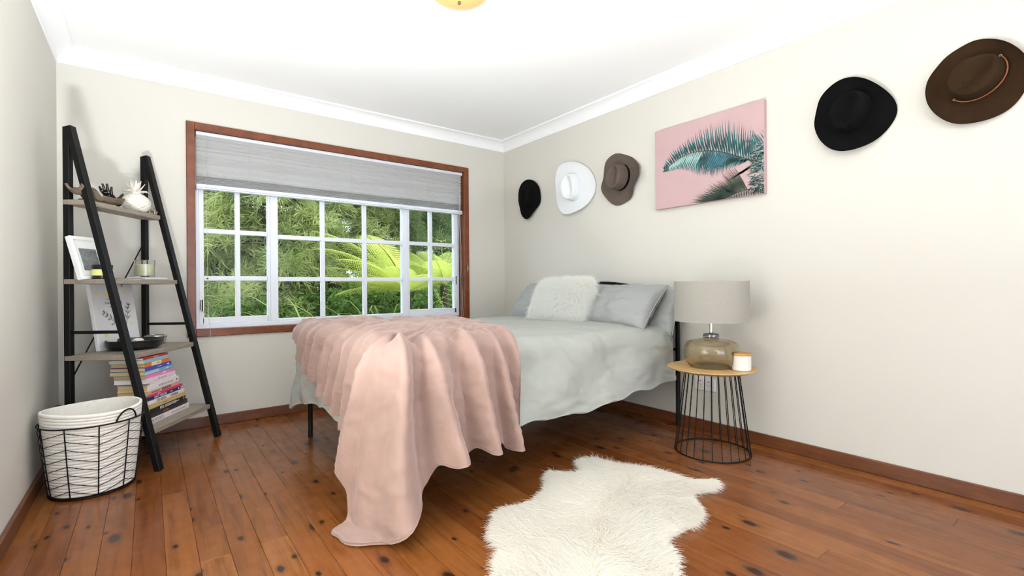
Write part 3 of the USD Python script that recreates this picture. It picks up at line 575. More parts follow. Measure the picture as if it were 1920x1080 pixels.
def resample(p, n):
    p = np.array(p, float); s = np.r_[0, np.cumsum(np.linalg.norm(np.diff(p, axis=0), axis=1))]; t = np.linspace(0, s[-1], n)
    return np.stack([np.interp(t, s, p[:, k]) for k in range(p.shape[1])], -1), t
def edge_path(x_f, x_n, y_n, y_f, x_start, rc, n):
    """Around the bed top: far side from x_start, round the foot, back along the near side to x_n; returns points, outward normals, arc length."""
    p = [(x_start, y_f)] + [(x_f + rc + rc * math.cos(a), y_f - rc + rc * math.sin(a)) for a in np.linspace(PI / 2, PI, 14)] + [(x_f + rc + rc * math.cos(a), y_n + rc + rc * math.sin(a)) for a in np.linspace(PI, 1.5 * PI, 14)] + [(x_n, y_n)]
    q, t = resample(p, n); tan = np.gradient(q, axis=0); k = np.ones(9) / 9; tan = np.stack([np.convolve(np.pad(tan[:, i], 4, 'edge'), k, 'valid') for i in range(2)], -1); tan /= np.linalg.norm(tan, axis=1, keepdims=True)
    return q, np.stack([tan[:, 1], -tan[:, 0]], -1), t
def drape(E, N, I, zt, drop, flare, fold, rr, nt, ns, zfloor=.008, crease=0.):
    """One continuous cloth: rows from the inner points I over the top to the rounded edge E, then down by the cloth length drop."""
    nu = len(E); G = np.zeros((nu, nt + ns, 3))
    for i in range(nu):
        e, n = E[i], N[i]; a = e - n * rr
        for j in range(nt):
            s = j / nt; p = I[i] * (1 - s) + a * s; dq = (1 - s) * np.linalg.norm(a - I[i]); G[i, j] = (*p, zt(*p) + (crease * (fold(i, -dq) if dq < .5 else 0) * math.exp(-dq / .13) if crease else 0))
        zE = zt(*a) + crease * fold(i, 0.)
        for j in range(ns):
            L = drop[i] * j / (ns - 1); arc = rr * PI / 2
            if L < arc: th = L / rr; out, z = -rr + rr * math.sin(th), zE - rr + rr * math.cos(th)
            else:
                d = L - arc; H = zE - rr - zfloor; g = flare[i]
                if d < H * math.hypot(1, g): k = d / math.hypot(1, g); out, z = g * k, zE - rr - k
                else: out, z = g * H + (d - H * math.hypot(1, g)), zfloor
            w = min(1, max(0, (L - rr * .2) / .16)); z2 = z; f = fold(i, L) * w
            p = e + n * (out + f); G[i, j + nt - 0 if False else nt + j] = (*p, z2)
    return G
# duvet
def ztop(x, y): 
    v = abs(y - yc) / hy; return .676 + .022 * (1 - min(1, v) ** 3) - .02 * max(0, (1.45 - x)) 
NU = 300; XH = 3.085
E, N, T = edge_path(1.185, XH, -2.085, -.615, XH, .10, NU); Tn = T / T[-1]
cx = np.clip(E[:, 0], 1.75, XH); I = np.stack([cx, np.full(NU, yc)], -1)
sf = XH - 1.185; s_foot0, s_foot1 = sf, sf + 1.47
dn = np.interp(T, [0, sf - .3, sf - .02, sf + .10, sf + .3, sf + .9, s_foot1, s_foot1 + .6, s_foot1 + 1.2, T[-1]], [.40, .41, .49, .53, .44, .42, .41, .445, .43, .37])
dn += .012 * np.sin(T * 9) + .008 * np.sin(T * 23 + 1)
fold_d = lambda i, L: .010 * math.sin(T[i] * 10 + 2.2 * L * 6) + .007 * math.sin(T[i] * 19 - 9 * L)
G = drape(E, N, I, ztop, dn, np.full(NU, .10), fold_d, .085, 46, 44)
def wrinkle(G, amp, seed, flip=False, sc=3.0):
    v = G.reshape(-1, 3); f = grid_faces(*G.shape[:2]); n = vnormals(v, f); n = -n if flip else n
    q = v + .25 * np.stack([meshkit.fbm(v * 2.3, 3, seed + k) for k in range(3)], -1)
    a = meshkit.fbm(q * np.array([sc, sc * 1.6, sc * 2.4]) @ rot([0, 1, 0], 35), 4, seed + 5); b = meshkit.fbm(q * np.array([sc * 3, sc * 1.1, sc * 2]), 3, seed + 9)
    ridge = (1 - np.abs(2 * a - 1)) ** 3; ridge2 = (1 - np.abs(2 * b - 1)) ** 4
    wt = np.tile(np.clip(np.arange(G.shape[1]) / 6, 0, 1), G.shape[0]); return (v + n * (wt * (amp * (ridge - .35) + amp * .5 * (ridge2 - .25)))[:, None]).reshape(G.shape), n
_v = G.reshape(-1, 3); _n = vnormals(_v, grid_faces(*G.shape[:2])); FL = _n[NU // 2 * G.shape[1] + 10, 2] < 0
Gd, _ = wrinkle(G, .014, 3, FL, 2.7)
dv = thing('duvet', 'pale grey-green rumpled cotton duvet spread over the bed', 'duvet')
obj('duvet_cover', solid_sheet(Gd, .016, FL), mats['duvet_cotton'], dv, True)
# hem seam along the edge
obj('hem_piping', tube(Gd[2:-2, -1] , .0055, 6), mats['duvet_cotton'], dv, True)

# pink fleece blanket over the foot corner
NB = 330
E, N, T = edge_path(1.150, 1.80, -2.122, -.590, 1.245, .115, NB); TT = T[-1]
ci = TT - (1.80 - 1.150) + .02                       # arc length at the near foot corner
inner = [(1.26, -.612), (1.45, -.60), (1.68, -.625), (1.95, -.72), (2.17, -.90), (2.10, -1.2), (1.99, -1.55), (1.90, -1.8), (1.835, -2.0)]
I, _ = resample(inner, NB)
F0 = .115 * PI / 2 + .05                              # where the foot side begins
drop = np.interp(T, [0, .12, F0, F0 + .25, F0 + .45, F0 + .80, ci - .38, ci - .26, ci - .17, ci - .09, ci + .0, ci + .10, ci + .15, ci + .20, ci + .45, TT],
                    [.03, .10, .15, .29, .34, .39, .43, .48, .60, .90, .86, .67, .58, .55, .545, .57])
drop = np.convolve(np.pad(drop, 3, 'edge'), np.ones(7) / 7, 'valid')
fl_ = np.interp(T, [0, F0 + .3, ci - .3, ci, ci + .3, TT], [.04, .06, .05, .16, .15, .12])
rf = np.random.default_rng(11); ph = np.cumsum(np.interp(T, np.linspace(0, TT, 17), rf.uniform(.6, 1.55, 17))) * (T[1] - T[0]) * 2 * PI * 6.6
am = np.interp(T, [0, F0 + .1, F0 + .5, ci - .25, ci, ci + .25, TT], [.005, .014, .026, .026, .050, .072, .040])
def fold_b(i, L):
    gq = np.interp(T[i], [0, F0 + .3, ci - .25, ci + .02, ci + .25, TT], [-.10, -.22, -.18, .0, .13, .10]); p = np.interp(T[i] - gq * L, T, ph) + .6 * math.sin(L * 5 + T[i] * 3); p = p + .55 * math.sin(p); return am[i] * (.55 + .9 * min(1, max(0, L) / .5)) * (1.7 * (1 - abs(math.sin(p / 2)) ** 1.6) - .25) + .25 * am[i] * math.sin(1.7 * p + 1 + L * 3)
def zblank(x, y):
    q = np.array([[x * 5.5, y * 4.0, .3]]); r = meshkit.fbm(q + .8 * meshkit.fbm(q * .7, 2, 3)[:, None], 3, 21)[0]; rg = (1 - abs(2 * r - 1)) ** 2.2
    return ztop(x, y) + .020 + .055 * rg * min(1, .45 + 1.2 * max(0, (2.1 - x)))
Gb = drape(E, N, I, zblank, drop, fl_, fold_b, .085, 60, 86, crease=.55)
for ax in (0, 1):
    Gp = np.pad(Gb, [(1, 1) if ax == 0 else (0, 0), (1, 1) if ax == 1 else (0, 0), (0, 0)], 'edge')
    Gb = sum(np.take(Gp, np.arange(Gb.shape[ax]) + o, ax) for o in range(3)) / 3
Gb, _ = wrinkle(Gb, .007, 31, FL, 3.4)
from scipy.spatial import cKDTree
_dv = Gd.reshape(-1, 3); _dn = vnormals(_dv, grid_faces(*Gd.shape[:2])) * (-1 if FL else 1); _kt = cKDTree(_dv)
for _ in range(3):                                    # the throw lies on the duvet, nowhere inside it
    p = Gb.reshape(-1, 3); d, q = _kt.query(p); dep = ((p - _dv[q]) * _dn[q]).sum(1); Gb = (p + _dn[q] * np.where(d < .16, np.maximum(0, .021 - dep), 0)[:, None]).reshape(Gb.shape)
Gb[..., 2] = np.maximum(Gb[..., 2], .007)
bk = thing('fleece_blanket', 'dusty pink fleece throw draped over the foot of the bed, one corner on the floor', 'blanket')
obj('fleece', solid_sheet(Gb, .010, FL), mats['blanket_fleece'], bk, True)
obj('hem_seam', tube(Gb[3:-3, -3], .0062, 6), mats['blanket_fleece'], bk, True)

# pillows
def pillow_mesh(L, H, Th, seed, pinch=.05, n=44):
    u = np.linspace(-1, 1, n); U, V_ = np.meshgrid(u, u, indexing='ij'); sides = []
    for s in (1, -1):
        X = L / 2 * U * (1 - pinch * (1 - V_ ** 2)); Y = H / 2 * V_ * (1 - pinch * (1 - U ** 2)); prof = np.clip((1 - np.abs(U) ** 2.6) * (1 - np.abs(V_) ** 2.6), 0, 1) ** .48
        Zz = s * (Th / 2 * prof + .0)
        p = np.stack([X, Y, Zz], -1); ed = np.clip(prof * 3, 0, 1)[..., None]
        nz = (meshkit.fbm(p * np.array([9, 5, 3]) + 7, 4, seed) - .5); rid = (1 - np.abs(2 * meshkit.fbm(p * np.array([5, 11, 2]) + .6 * meshkit.fbm(p * 6, 2, seed)[..., None], 3, seed + 2) - 1)) ** 3
        p[..., 2] += s * (ed[..., 0] * (.020 * nz + .018 * (rid - .3))); sides.append(p)
    f = grid_faces(n, n); m = trimesh.Trimesh(np.vstack([sides[0].reshape(-1, 3), sides[1].reshape(-1, 3)]), np.vstack([f, f[:, ::-1] + n * n]), process=False); m.merge_vertices(); m.fix_normals(); return m
def pose(m, c, up, yaw=0, roll=0):              # local x along -y of the room, local y along up, front (+z) towards the foot
    up = np.array(up, float) / np.linalg.norm(up); x = np.array([math.sin(yaw), -math.cos(yaw), 0]); x -= up * (x @ up); x /= np.linalg.norm(x); z = np.cross(x, up)
    R = np.stack([x, up, z], 1) @ rot([0, 0, 1], roll); return xf(m, R, c)
def pillow(label, c, up, yaw, seed, L=.70, H=.44, Th=.17, roll=0):
    t = thing('pillow', label, 'pillow'); m = pillow_mesh(L, H, Th, seed); obj('pillowcase', pose(m, c, up, yaw, roll), mats['pillow_cotton'], t, True)
    u = np.linspace(-1, 1, 30); pk = .05; seam = [(L / 2 * a * (1 - 0), -H / 2 * (1 - pk * (1 - a * a)), 0) for a in u] + [(L / 2 * (1 - pk * (1 - a * a)), H / 2 * a, 0) for a in u] + [(L / 2 * a, H / 2 * (1 - pk * (1 - a * a)), 0) for a in -u] + [(-L / 2 * (1 - pk * (1 - a * a)), H / 2 * a, 0) for a in -u]
    obj('seam', pose(tube(np.array(seam)[::2], .0035, 6, True), c, up, yaw, roll), mats['pillow_cotton'], t, True)
pillow('grey pillow at the near side of the bed, in front, right of the fur cushion', (2.985, -1.72, .806), (.27, .0, .27), -.03, 4, .68, .38)
pillow('grey pillow tucked behind the near front pillow beside the headboard', (3.135, -1.79, .785), (.17, 0, .32), .02, 9, .66, .34, .13)
pillow('grey pillow at the far side of the bed, left behind the fur cushion', (2.99, -1.00, .812), (.24, .0, .28), .03, 14, .68, .39)

def curves(name, roots, dirs, lens, w0, material, parent, bend, seed, n=5):
    """Fur: strands from roots along dirs, sagging by bend."""
    r = np.random.default_rng(seed); k = len(roots); t = np.linspace(0, 1, n)[None, :, None]
    side = r.normal(0, .35, (k, 1, 3)); P_ = roots[:, None] + lens[:, None, None] * (dirs[:, None] * t + bend[:, None] * t ** 2 + side * t ** 2 * .5 + r.normal(0, .05, (k, n, 3)) * t)
    c = UsdGeom.BasisCurves.Define(stage, numbered(pathof(parent) + '/' + name)); c.CreateTypeAttr('cubic'); c.CreateBasisAttr('catmullRom'); c.CreateWrapAttr('pinned')
    return P_, c
def fur(name, roots, dirs, lens, w0, material, parent, bend, seed, floor=None, n=5):
    P_, c = curves(name, roots, dirs, lens, w0, material, parent, bend, seed, n)
    if floor is not None: P_[..., 2] = np.maximum(P_[..., 2], floor)
    k = len(roots); c.CreatePointsAttr(Vt.Vec3fArray.FromNumpy(P_.reshape(-1, 3).astype(np.float32))); c.CreateCurveVertexCountsAttr(Vt.IntArray.FromNumpy(np.full(k, n, np.int32)))
    w = np.tile(w0 * np.array([1, .95, .8, .5, .15]), k); c.CreateWidthsAttr(Vt.FloatArray.FromNumpy(w.astype(np.float32))); c.SetWidthsInterpolation('vertex')
    UsdShade.MaterialBindingAPI.Apply(c.GetPrim()).Bind(mats[material]); return meta(c.GetPrim(), kind='stuff')
fc = thing('fur_cushion', 'fluffy white long-haired cushion leaning on the grey pillows', 'cushion')
cm = pose(pillow_mesh(.50, .36, .15, 20, .04), (2.815, -1.36, .838), (.17, -.03, .33), .06, 7); obj('cushion_body', cm, mats['hide'], fc, True)
rs_ = np.random.default_rng(2); pts, fi = trimesh.sample.sample_surface(cm, 26000, seed=3); nn = cm.face_normals[fi]
d = nn * .75 + rs_.normal(0, .35, nn.shape) + np.array([-.1, 0, -.35]); d /= np.linalg.norm(d, axis=1, keepdims=True)
fur('fur', np.asarray(pts), d, rs_.uniform(.030, .060, len(pts)), .0016, 'cushion_fur', fc, np.tile([0, 0, -.45], (len(pts), 1)), 4)

# ---------------------------------------------------------------- side table, lamp, candle
TX, TY = 2.993, -2.420
st = thing('side_table', 'round pale wood side table on a flared black wire base beside the bed', 'table', (TX, TY, 0))
RB, RT, ZT = .202, .115, .481
obj('table_top', lathe([(0, ZT - .020), (.200, ZT - .020), (.236, ZT - .008), (.240, ZT - .004), (.240, ZT - .001), (.238, ZT), (0, ZT)], 80), mats['table_wood'], st, 40)
ring = lambda r, z: [(r * math.cos(a), r * math.sin(a), z) for a in np.linspace(0, 2 * PI, 64, endpoint=False)]
obj('base_ring', tube(ring(RB, .004), .004, 8, True), mats['black_metal'], st, True); obj('top_ring', tube(ring(RT + .03, ZT - .0235), .0035, 8, True), mats['black_metal'], st, True)
for k in range(26): a = 2 * PI * k / 26 + .05; obj('wire', tube([((RT + .03) * math.cos(a), (RT + .03) * math.sin(a), ZT - .024), (RB * math.cos(a), RB * math.sin(a), .004)], .0026, 6), mats['black_metal'], st, True)
tl = thing('table_lamp', 'table lamp with squat smoky glass base and grey linen drum shade', 'lamp', (TX, TY, ZT))
prof = [(0, .0), (.098, .0), (.114, .004), (.136, .026), (.1465, .058), (.149, .090), (.146, .116), (.134, .138), (.112, .150), (.080, .156), (.052, .159), (.042, .165), (.043, .174), (.040, .177)]
innr = [(r - .0032, z + (.0035 if z < .1 else 0) - (.003 if z > .1 and r > .045 else 0)) for r, z in prof[::-1] if r > .03]
obj('glass_base', lathe(prof + innr[0:] + [(0, .0038)], 72), mats['amber_glass'], tl, 50)
obj('neck_collar', lathe([(0, .174), (.043, .174), (.043, .186), (.036, .190), (.012, .192), (.010, .196), (.0, .196)], 36), mats['grey_metal'], tl, 40)
obj('stem', lathe([(0, .19), (.0085, .19), (.0085, .30), (0, .30)], 20), mats['silver'], tl, 40)
SB, SH = .262, .228
obj('shade', lathe([(.199, SB), (.201, SB), (.200, SB + SH), (.198, SB + SH), (.1965, SB + SH - .002), (.1975, SB + .002), (.199, SB)], 96), mats['shade_linen'], tl, 40)
sp_ = [tube([(.0, 0, .292), (.198 * math.cos(a), .198 * math.sin(a), SB + SH - .01)], .0015, 6) for a in (0, 2 * PI / 3, 4 * PI / 3)]
obj('shade_spider', cat_(sp_), mats['silver'], tl, True); b = trimesh.creation.icosphere(3, .028); b.apply_translation((0, 0, .34)); obj('bulb', b, mats['white_ceramic'], tl, True); obj('bulb_holder', lathe([(0, .295), (.016, .295), (.016, .322), (0, .322)], 20), mats['silver'], tl)
cp = thing('candle_pot', 'small white ceramic candle pot with a flat wooden lid beside the lamp', 'candle', (TX + .02, TY - .165, ZT))
obj('pot', lathe([(0, 0), (.043, 0), (.047, .003), (.048, .010), (.048, .080), (.0465, .082), (0, .082)]), mats['white_ceramic'], cp, 40)
obj('lid', lathe([(0, .082), (.049, .082), (.0497, .084), (.0497, .093), (.048, .095), (0, .095)]), mats['lid_wood'], cp, 40)
so = thing('wall_socket', 'white double power socket with red switch mark on the wall behind the side table', 'power socket')
obj('plate', box(W - .011, W, -2.265, -2.125, .262, .345, .003), mats['socket_plastic'], so)
for y in (-2.225, -2.165):
    obj('rocker_switch', box(W - .014, W - .010, y - .008, y + .008, .318, .332, .002), mats['socket_plastic'], so); obj('switch_mark', box(W - .0148, W - .0138, y - .004, y + .004, .320, .326), mats['switch_red'], so)
    for dy, dz, r in ((-.008, .298, 25), (.008, .298, -25), (0, .282, 0)): obj('socket_slot', xf(box(-.0006, .0006, -.001, .001, -.005, .005), rot([1, 0, 0], r), (W - .0112, y + dy, dz)), mats['ink'], so)

# ---------------------------------------------------------------- hats on the right wall
def hat(label, felt, rim, crown, height, waves, crease, curl=.03, band=None, cord=None, tilt=0):
    """rim: contour (y, z) on the wall; crown: (y, z, long, short, angle); heights stand off the wall along -x."""
    cy, cz, ca, cb, cr = crown; rim = np.array(rim, float); rim = smooth_path(rim, 120, True); ang = np.unwrap(np.arctan2(rim[:, 1] - cz, -(rim[:, 0] - cy))); 
    if ang[-1] < ang[0]: rim, ang = rim[::-1], np.unwrap(np.arctan2(rim[::-1, 1] - cz, -(rim[::-1, 0] - cy)))
    rad = np.hypot(rim[:, 0] - cy, rim[:, 1] - cz); nth = 96; th = np.linspace(0, 2 * PI, nth, endpoint=False)
    R = np.interp((th - ang[0]) % (2 * PI) + ang[0], np.r_[ang, ang[0] + 2 * PI], np.r_[rad, rad[0]])
    C_ = ca * cb / np.sqrt((cb * np.cos(th - cr)) ** 2 + (ca * np.sin(th - cr)) ** 2)
    rows = []; brim_h = lambda i, s: .010 + curl * s ** 2.2 * (.45 + .55 * math.cos(2 * (th[i] - cr) + PI * waves[1])) + waves[0] * s ** 1.5 * math.sin(3 * th[i] + waves[2])
    for i in range(nth):
        col = []; u = np.array([math.cos(th[i]), math.sin(th[i])])
        for s in np.linspace(1, 0, 12):
            r = C_[i] * 1.06 + (R[i] - C_[i] * 1.06) * s; col.append((r, max(.006, brim_h(i, s))))
        for q in np.linspace(0, 1, 10): col.append((C_[i] * (1.03 - .10 * q ** 1.5), .014 + height * .86 * q))
        for q in np.linspace(.1, 1, 12): rr = C_[i] * .93 * math.cos(q * PI / 2) ** .8 if q < 1 else 0; col.append((rr, .014 + height * (.86 + .14 * math.sin(q * PI / 2))))
        pts = []
        for k, (r, h) in enumerate(col):
            p = u * r
            if k >= 14:
                lx, ly = p[0] * math.cos(cr) + p[1] * math.sin(cr), -p[0] * math.sin(cr) + p[1] * math.cos(cr); top = min(1, max(0, (h - height * .6) / (height * .38)))
                fx = min(1, max(0, (1 - abs(lx) / ca) * 2.2)); h -= crease * top * fx * math.exp(-(ly / (cb * .42)) ** 2)
                pin = .16 * top * max(0, (lx / ca)) * math.exp(-((abs(ly) - cb * .6) / (cb * .45)) ** 2); p = p * (1 - pin)
            pts.append((W - max(h, .006) if k else W - max(h, .006), cy - p[0], cz + p[1]))
        rows.append(pts)
    G = np.array(rows); t = thing('hat', label, 'hat', group=None)
    v = G.reshape(-1, 3); f = grid_faces(*G.shape[:2], True); fl2 = vnormals(v, f)[5 * G.shape[1] + 3, 0] > 0
    obj('felt_body', solid_sheet(G, .0035, fl2, True), felt, t, True)
    if band is not None:
        bh = .022; L2 = [(W - .016 - q * bh, cy - C_[i] * (1.045 - .02 * q) * math.cos(th[i]), cz + C_[i] * (1.045 - .02 * q) * math.sin(th[i])) for i in range(nth) for q in (0, .5, 1)]
        obj('hat_band', solid_sheet(np.array(L2).reshape(nth, 3, 3), .003, False, True), band, t, True)
    if cord is not None:
        a0, a1, m = cord; aa = np.linspace(a0, a1, 40); cpts = [(W - .030 - .006 * math.sin(k / 39 * PI), cy - np.interp(a % (2 * PI), th, C_) * 1.10 * math.cos(a), cz + np.interp(a % (2 * PI), th, C_) * 1.10 * math.sin(a)) for k, a in enumerate(aa)]
        obj('hat_cord', tube(cpts, .0028, 7), m, t, True)
        for e in (cpts[0], cpts[-1]): obj('eyelet', trimesh.creation.torus(.004, .0012, 14, 6).apply_transform(trimesh.transformations.rotation_matrix(PI / 2, [0, 1, 0])).apply_translation(e), mats['silver'], t, True)
    return t
def wallpt(px, py, x=W - .03):                # a direction measured on the photograph, met with the wall plane
    d = _f + _r * (px - 960) / FPX - _u * (py - 535.478) / FPX; q = CAM + d * ((x - CAM[0]) / d[0]); return q[1], q[2]
RIMS = dict(
 a=((955, 320, 10.8), [(380, 180), (470, 200), (540, 260), (590, 380), (600, 500), (590, 640), (540, 740), (470, 850), (400, 960), (350, 982), (280, 940), (220, 850), (170, 720), (145, 600), (150, 500), (200, 340), (260, 250)]),
 b=((920, 260, 4.5), [(690, 193), (780, 220), (850, 300), (872, 390), (850, 490), (780, 580), (700, 625), (640, 638), (580, 610), (545, 540), (535, 420), (545, 310), (580, 230), (630, 200)]),
 c=((1120, 275, 9.0), [(300, 112), (420, 125), (540, 165), (650, 250), (715, 340), (722, 440), (690, 560), (620, 680), (560, 840), (450, 935), (310, 988), (210, 950), (140, 870), (80, 770), (65, 690), (100, 560), (120, 400), (150, 250), (210, 170)]),
 d=((1400, 30, 3.692), [(730, 424), (830, 440), (920, 485), (990, 540), (1030, 610), (1025, 680), (970, 770), (880, 860), (800, 905), (700, 935), (620, 932), (540, 890), (475, 810), (458, 750), (475, 640), (500, 570), (560, 500), (630, 450)]),
 e=((1400, 30, 3.692), [(1660, 155), (1760, 170), (1860, 215), (1925, 270), (1960, 350), (1950, 440), (1900, 540), (1820, 630), (1700, 700), (1560, 740), (1480, 748), (1390, 730), (1310, 680), (1250, 600), (1235, 520), (1250, 440), (1300, 360), (1380, 270), (1480, 205), (1570, 165)]))
def rimof(k, x=W - .03): (ox, oy, s), p = RIMS[k]; return [wallpt(ox + a / s, oy + b / s, x) for a, b in p]
def mid(r): r = np.array(r); return r.mean(0)
ra = rimof('a'); m = mid(ra); hat('small black felt hat nearest the window corner', mats['felt_charcoal'], ra, (m[0], m[1] + .01, .085, .070, PI / 2), .075, (.004, 0, 1), .03, .022)
ra = rimof('b'); m = mid(ra); hat('white felt hat between the black and taupe hats on the right wall', mats['felt_white'], ra, (m[0] - .012, m[1], .112, .090, PI / 2 + .15), .090, (.004, 0, 0), .045, .024, mats['felt_white'])
ra = rimof('c'); m = mid(ra); hat('taupe felt hat with a wide black band left of the pink palm canvas', mats['felt_taupe'], ra, (m[0] - .012, m[1] + .005, .094, .078, PI / 2 - .2), .120, (.006, 1, 2), .042, .030, mats['felt_black'])
ra = rimof('d'); m = mid(ra); hat('large black felt hat with pinched crown right of the pink palm canvas', mats['felt_black'], ra, (m[0] - .004, m[1] + .008, .096, .076, PI / 2 - .35), .105, (.006, 0, .5), .036, .034, None)
ra = rimof('e'); m = mid(ra); hat('large dark brown felt hat with an orange leather cord at the far right', mats['felt_brown'], ra, (m[0] - .006, m[1] + .01, .092, .080, .75), .095, (.004, 0, 0), .036, .03, None, (-2.35, .75, mats['leather_cord']))

# ---------------------------------------------------------------- pink palm canvas
CX0, CX1, CZ0, CZ1, CF = -1.842, -2.592, 1.480, 2.030, W - .034
pc = thing('palm_canvas', 'pink canvas print of teal palm fronds on the right wall', 'canvas print')
obj('canvas', box(CF, W, CX1, CX0, CZ0, CZ1, .003), mats['canvas_pink'], pc)
def cpt(p, q): return wallpt(1210 + p / 4.5, 170 + q / 4.5, CF)       # read off the photograph onto the canvas face
layer = [0]; frame_poly = shapely.box(CX1 + .001, CZ0 + .001, CX0 - .001, CZ1 - .001)
def blades(name, items, material):
    layer[0] += 1; h = .0003 + .00022 * layer[0]; out = []
    for a, b, w in items:
        a, b = np.array(a), np.array(b); d = b - a; L = np.linalg.norm(d)
        if L < 1e-4: continue
        n = np.array([-d[1], d[0]]) / L * w; pg = Polygon([a - n * .35, a + d * .35 - n, b, a + d * .35 + n, a + n * .35]).buffer(0).intersection(frame_poly)
        for g in getattr(pg, 'geoms', [pg]):
            if g.is_empty or g.geom_type != 'Polygon': continue
            e = trimesh.creation.extrude_polygon(g, .0002, engine='earcut'); v = e.vertices; e.vertices = np.stack([CF - h - v[:, 2] + 0 * v[:, 0], v[:, 0], v[:, 1]], -1); e.fix_normals(); out.append(e)
    if out: obj(name, cat_(out), mats[material], pc, False, kind='stuff')
def frond(rachis, tips, n, w, material, seed, r0=0., r1=1., name='palm_leaflets', jit=.02):
    r = np.random.default_rng(seed); ra, _ = resample(smooth_path(rachis, 60), 200); ti, _ = resample(tips, 200); it = []
    for k in range(n):
        s = (k + .5) / n; a = ra[int((r0 + (r1 - r0) * s) * 199)]; b = ti[min(199, max(0, int(199 * (s + r.uniform(-.006, .006)))))]; b = b + (b - a) * r.uniform(-.12, .05); it.append((cpt(*a), cpt(*b), w * r.uniform(.95, 1.5)))
    blades(name, it, material)
RA = [(150, 685), (250, 600), (350, 540), (470, 512), (600, 510), (720, 535), (850, 572), (1020, 618)]
frond(RA, [(140, 650), (165, 590), (215, 505), (270, 460), (330, 415), (390, 370), (430, 340), (490, 300), (540, 275), (580, 275), (615, 235), (690, 232), (735, 238), (805, 262), (870, 290), (915, 330)], 46, .0042, 'palm_ink_b', 1, .02, .86)
frond(RA, [(150, 640), (240, 530), (360, 440), (480, 400), (600, 360), (680, 330), (760, 340), (830, 350), (880, 380)], 34, .0046, 'palm_ink_a', 2, .02, .88)
frond(RA, [(155, 690), (205, 688), (300, 668), (390, 690), (450, 728), (520, 728), (600, 735), (690, 680), (780, 640), (830, 610)], 70, .0050, 'palm_ink_b', 3, .0, .84)
frond(RA, [(190, 690), (240, 668), (300, 650), (340, 660), (400, 690)], 16, .0046, 'palm_ink_d', 4, .08, .42)
frond(RA, [(440, 700), (500, 715), (580, 700), (650, 660), (730, 610)], 22, .0046, 'palm_ink_a', 5, .42, .78)
frond(RA, [(480, 700), (560, 700), (620, 660)], 9, .0036, 'palm_ink_f', 6, .5, .68)
RB_ = [(620, 940), (700, 900), (780, 862), (870, 835), (1030, 812)]
frond(RB_, [(375, 952), (395, 912), (445, 875), (480, 850), (495, 818), (540, 785), (585, 766), (650, 740), (640, 700), (655, 680), (720, 645), (760, 640)], 34, .0040, 'palm_ink_c', 7, .02, .62)
frond(RB_, [(400, 950), (470, 880), (540, 820), (600, 790), (680, 800)], 16, .0042, 'palm_ink_e', 8, .02, .4)
frond(RB_, [(640, 960), (720, 950), (820, 930), (920, 905), (1020, 885)], 26, .0026, 'palm_ink_e', 9, .1, 1.)
RC = [(1040, 440), (980, 490), (930, 560), (900, 640), (860, 760)]
frond([(1040, 560), (960, 590), (880, 650), (760, 720)], [(680, 790), (700, 760), (760, 720), (800, 680)], 9, .005, 'palm_ink_c', 10, .3, .9)
for k, (c, s) in enumerate((('palm_ink_c', 11), ('palm_ink_e', 12), ('palm_ink_b', 13), ('palm_ink_d', 14), ('palm_ink_e', 15))):
    r = np.random.default_rng(s); it = []
    for q in range(40):
        x, y = r.uniform(900, 1030), r.uniform(430, 830); a = r.uniform(.5, 2.4) if k % 2 else r.uniform(-.5, .9); l = r.uniform(60, 130); it.append((cpt(min(x + 20, 1035), y), cpt(min(1036, x - l * math.cos(a) * .7), y + l * math.sin(a) * .8), .0034 if k < 3 else .0018))
    blades('palm_leaflets', it, c)
frond([(1040, 400), (1000, 440), (940, 480), (890, 540)], [(990, 310), (960, 360), (930, 370), (900, 320), (880, 440)], 9, .0036, 'palm_ink_b', 16)
def rach(p, w, c):
    q = smooth_path(p, 30); blades('palm_stem', [(cpt(*q[i]), cpt(*(q[i + 1] + (q[i + 1] - q[i]) * .9)), w) for i in range(29)], c)
rach(RA, .0022, 'palm_ink_c'); rach(RB_, .0022, 'palm_ink_c')

# ---------------------------------------------------------------- ceiling light
cl = thing('ceiling_light', 'round amber glass dome light on the ceiling at the top of the picture', 'lamp', (1.621, -1.942, CEIL))
obj('glass_dome', lathe([(.140, -.030), (.145, -.033), (.140, -.044), (.114, -.064), (.070, -.079), (.022, -.0845), (0, -.085), (0, -.081), (.068, -.075), (.110, -.061), (.134, -.043), (.137, -.030), (.140, -.030)], 72), mats['lamp_bowl_glass'], cl, 50)
obj('ceiling_plate', lathe([(0, 0), (.080, 0), (.080, -.012), (.07, -.03), (0, -.03)][::-1], 48), mats['silver'], cl, 40)
obj('finial', lathe([(0, -.100), (.006, -.098), (.008, -.092), (.006, -.086), (0, -.084)], 20), mats['grey_metal'], cl, 50)

# ---------------------------------------------------------------- sheepskin rug
RUG = [(2.262, -2.082), (2.305, -2.085), (2.392, -2.235), (2.473, -2.405), (2.498, -2.515), (2.535, -2.61), (2.60, -2.65), (2.56, -2.70), (2.449, -2.712), (2.371, -2.69), (2.30, -2.76), (2.236, -2.825), (2.121, -2.85), (1.984, -2.845), (1.925, -2.865), (1.878, -2.935), (1.80, -2.99), (1.72, -3.10), (1.58, -3.20), (1.42, -3.22), (1.28, -3.13), (1.18, -2.98), (1.17, -2.82), (1.25, -2.68), (1.33, -2.60), (1.40, -2.535), (1.44, -2.44), (1.51, -2.335), (1.60, -2.275), (1.70, -2.285), (1.79, -2.285), (1.87, -2.235), (1.96, -2.15), (2.05, -2.10), (2.10, -2.165), (2.17, -2.19), (2.21, -2.12), (2.232, -2.075)]
rug = thing('sheepskin_rug', 'shaggy ivory sheepskin rug lying on the floor in front of the bed', 'rug')
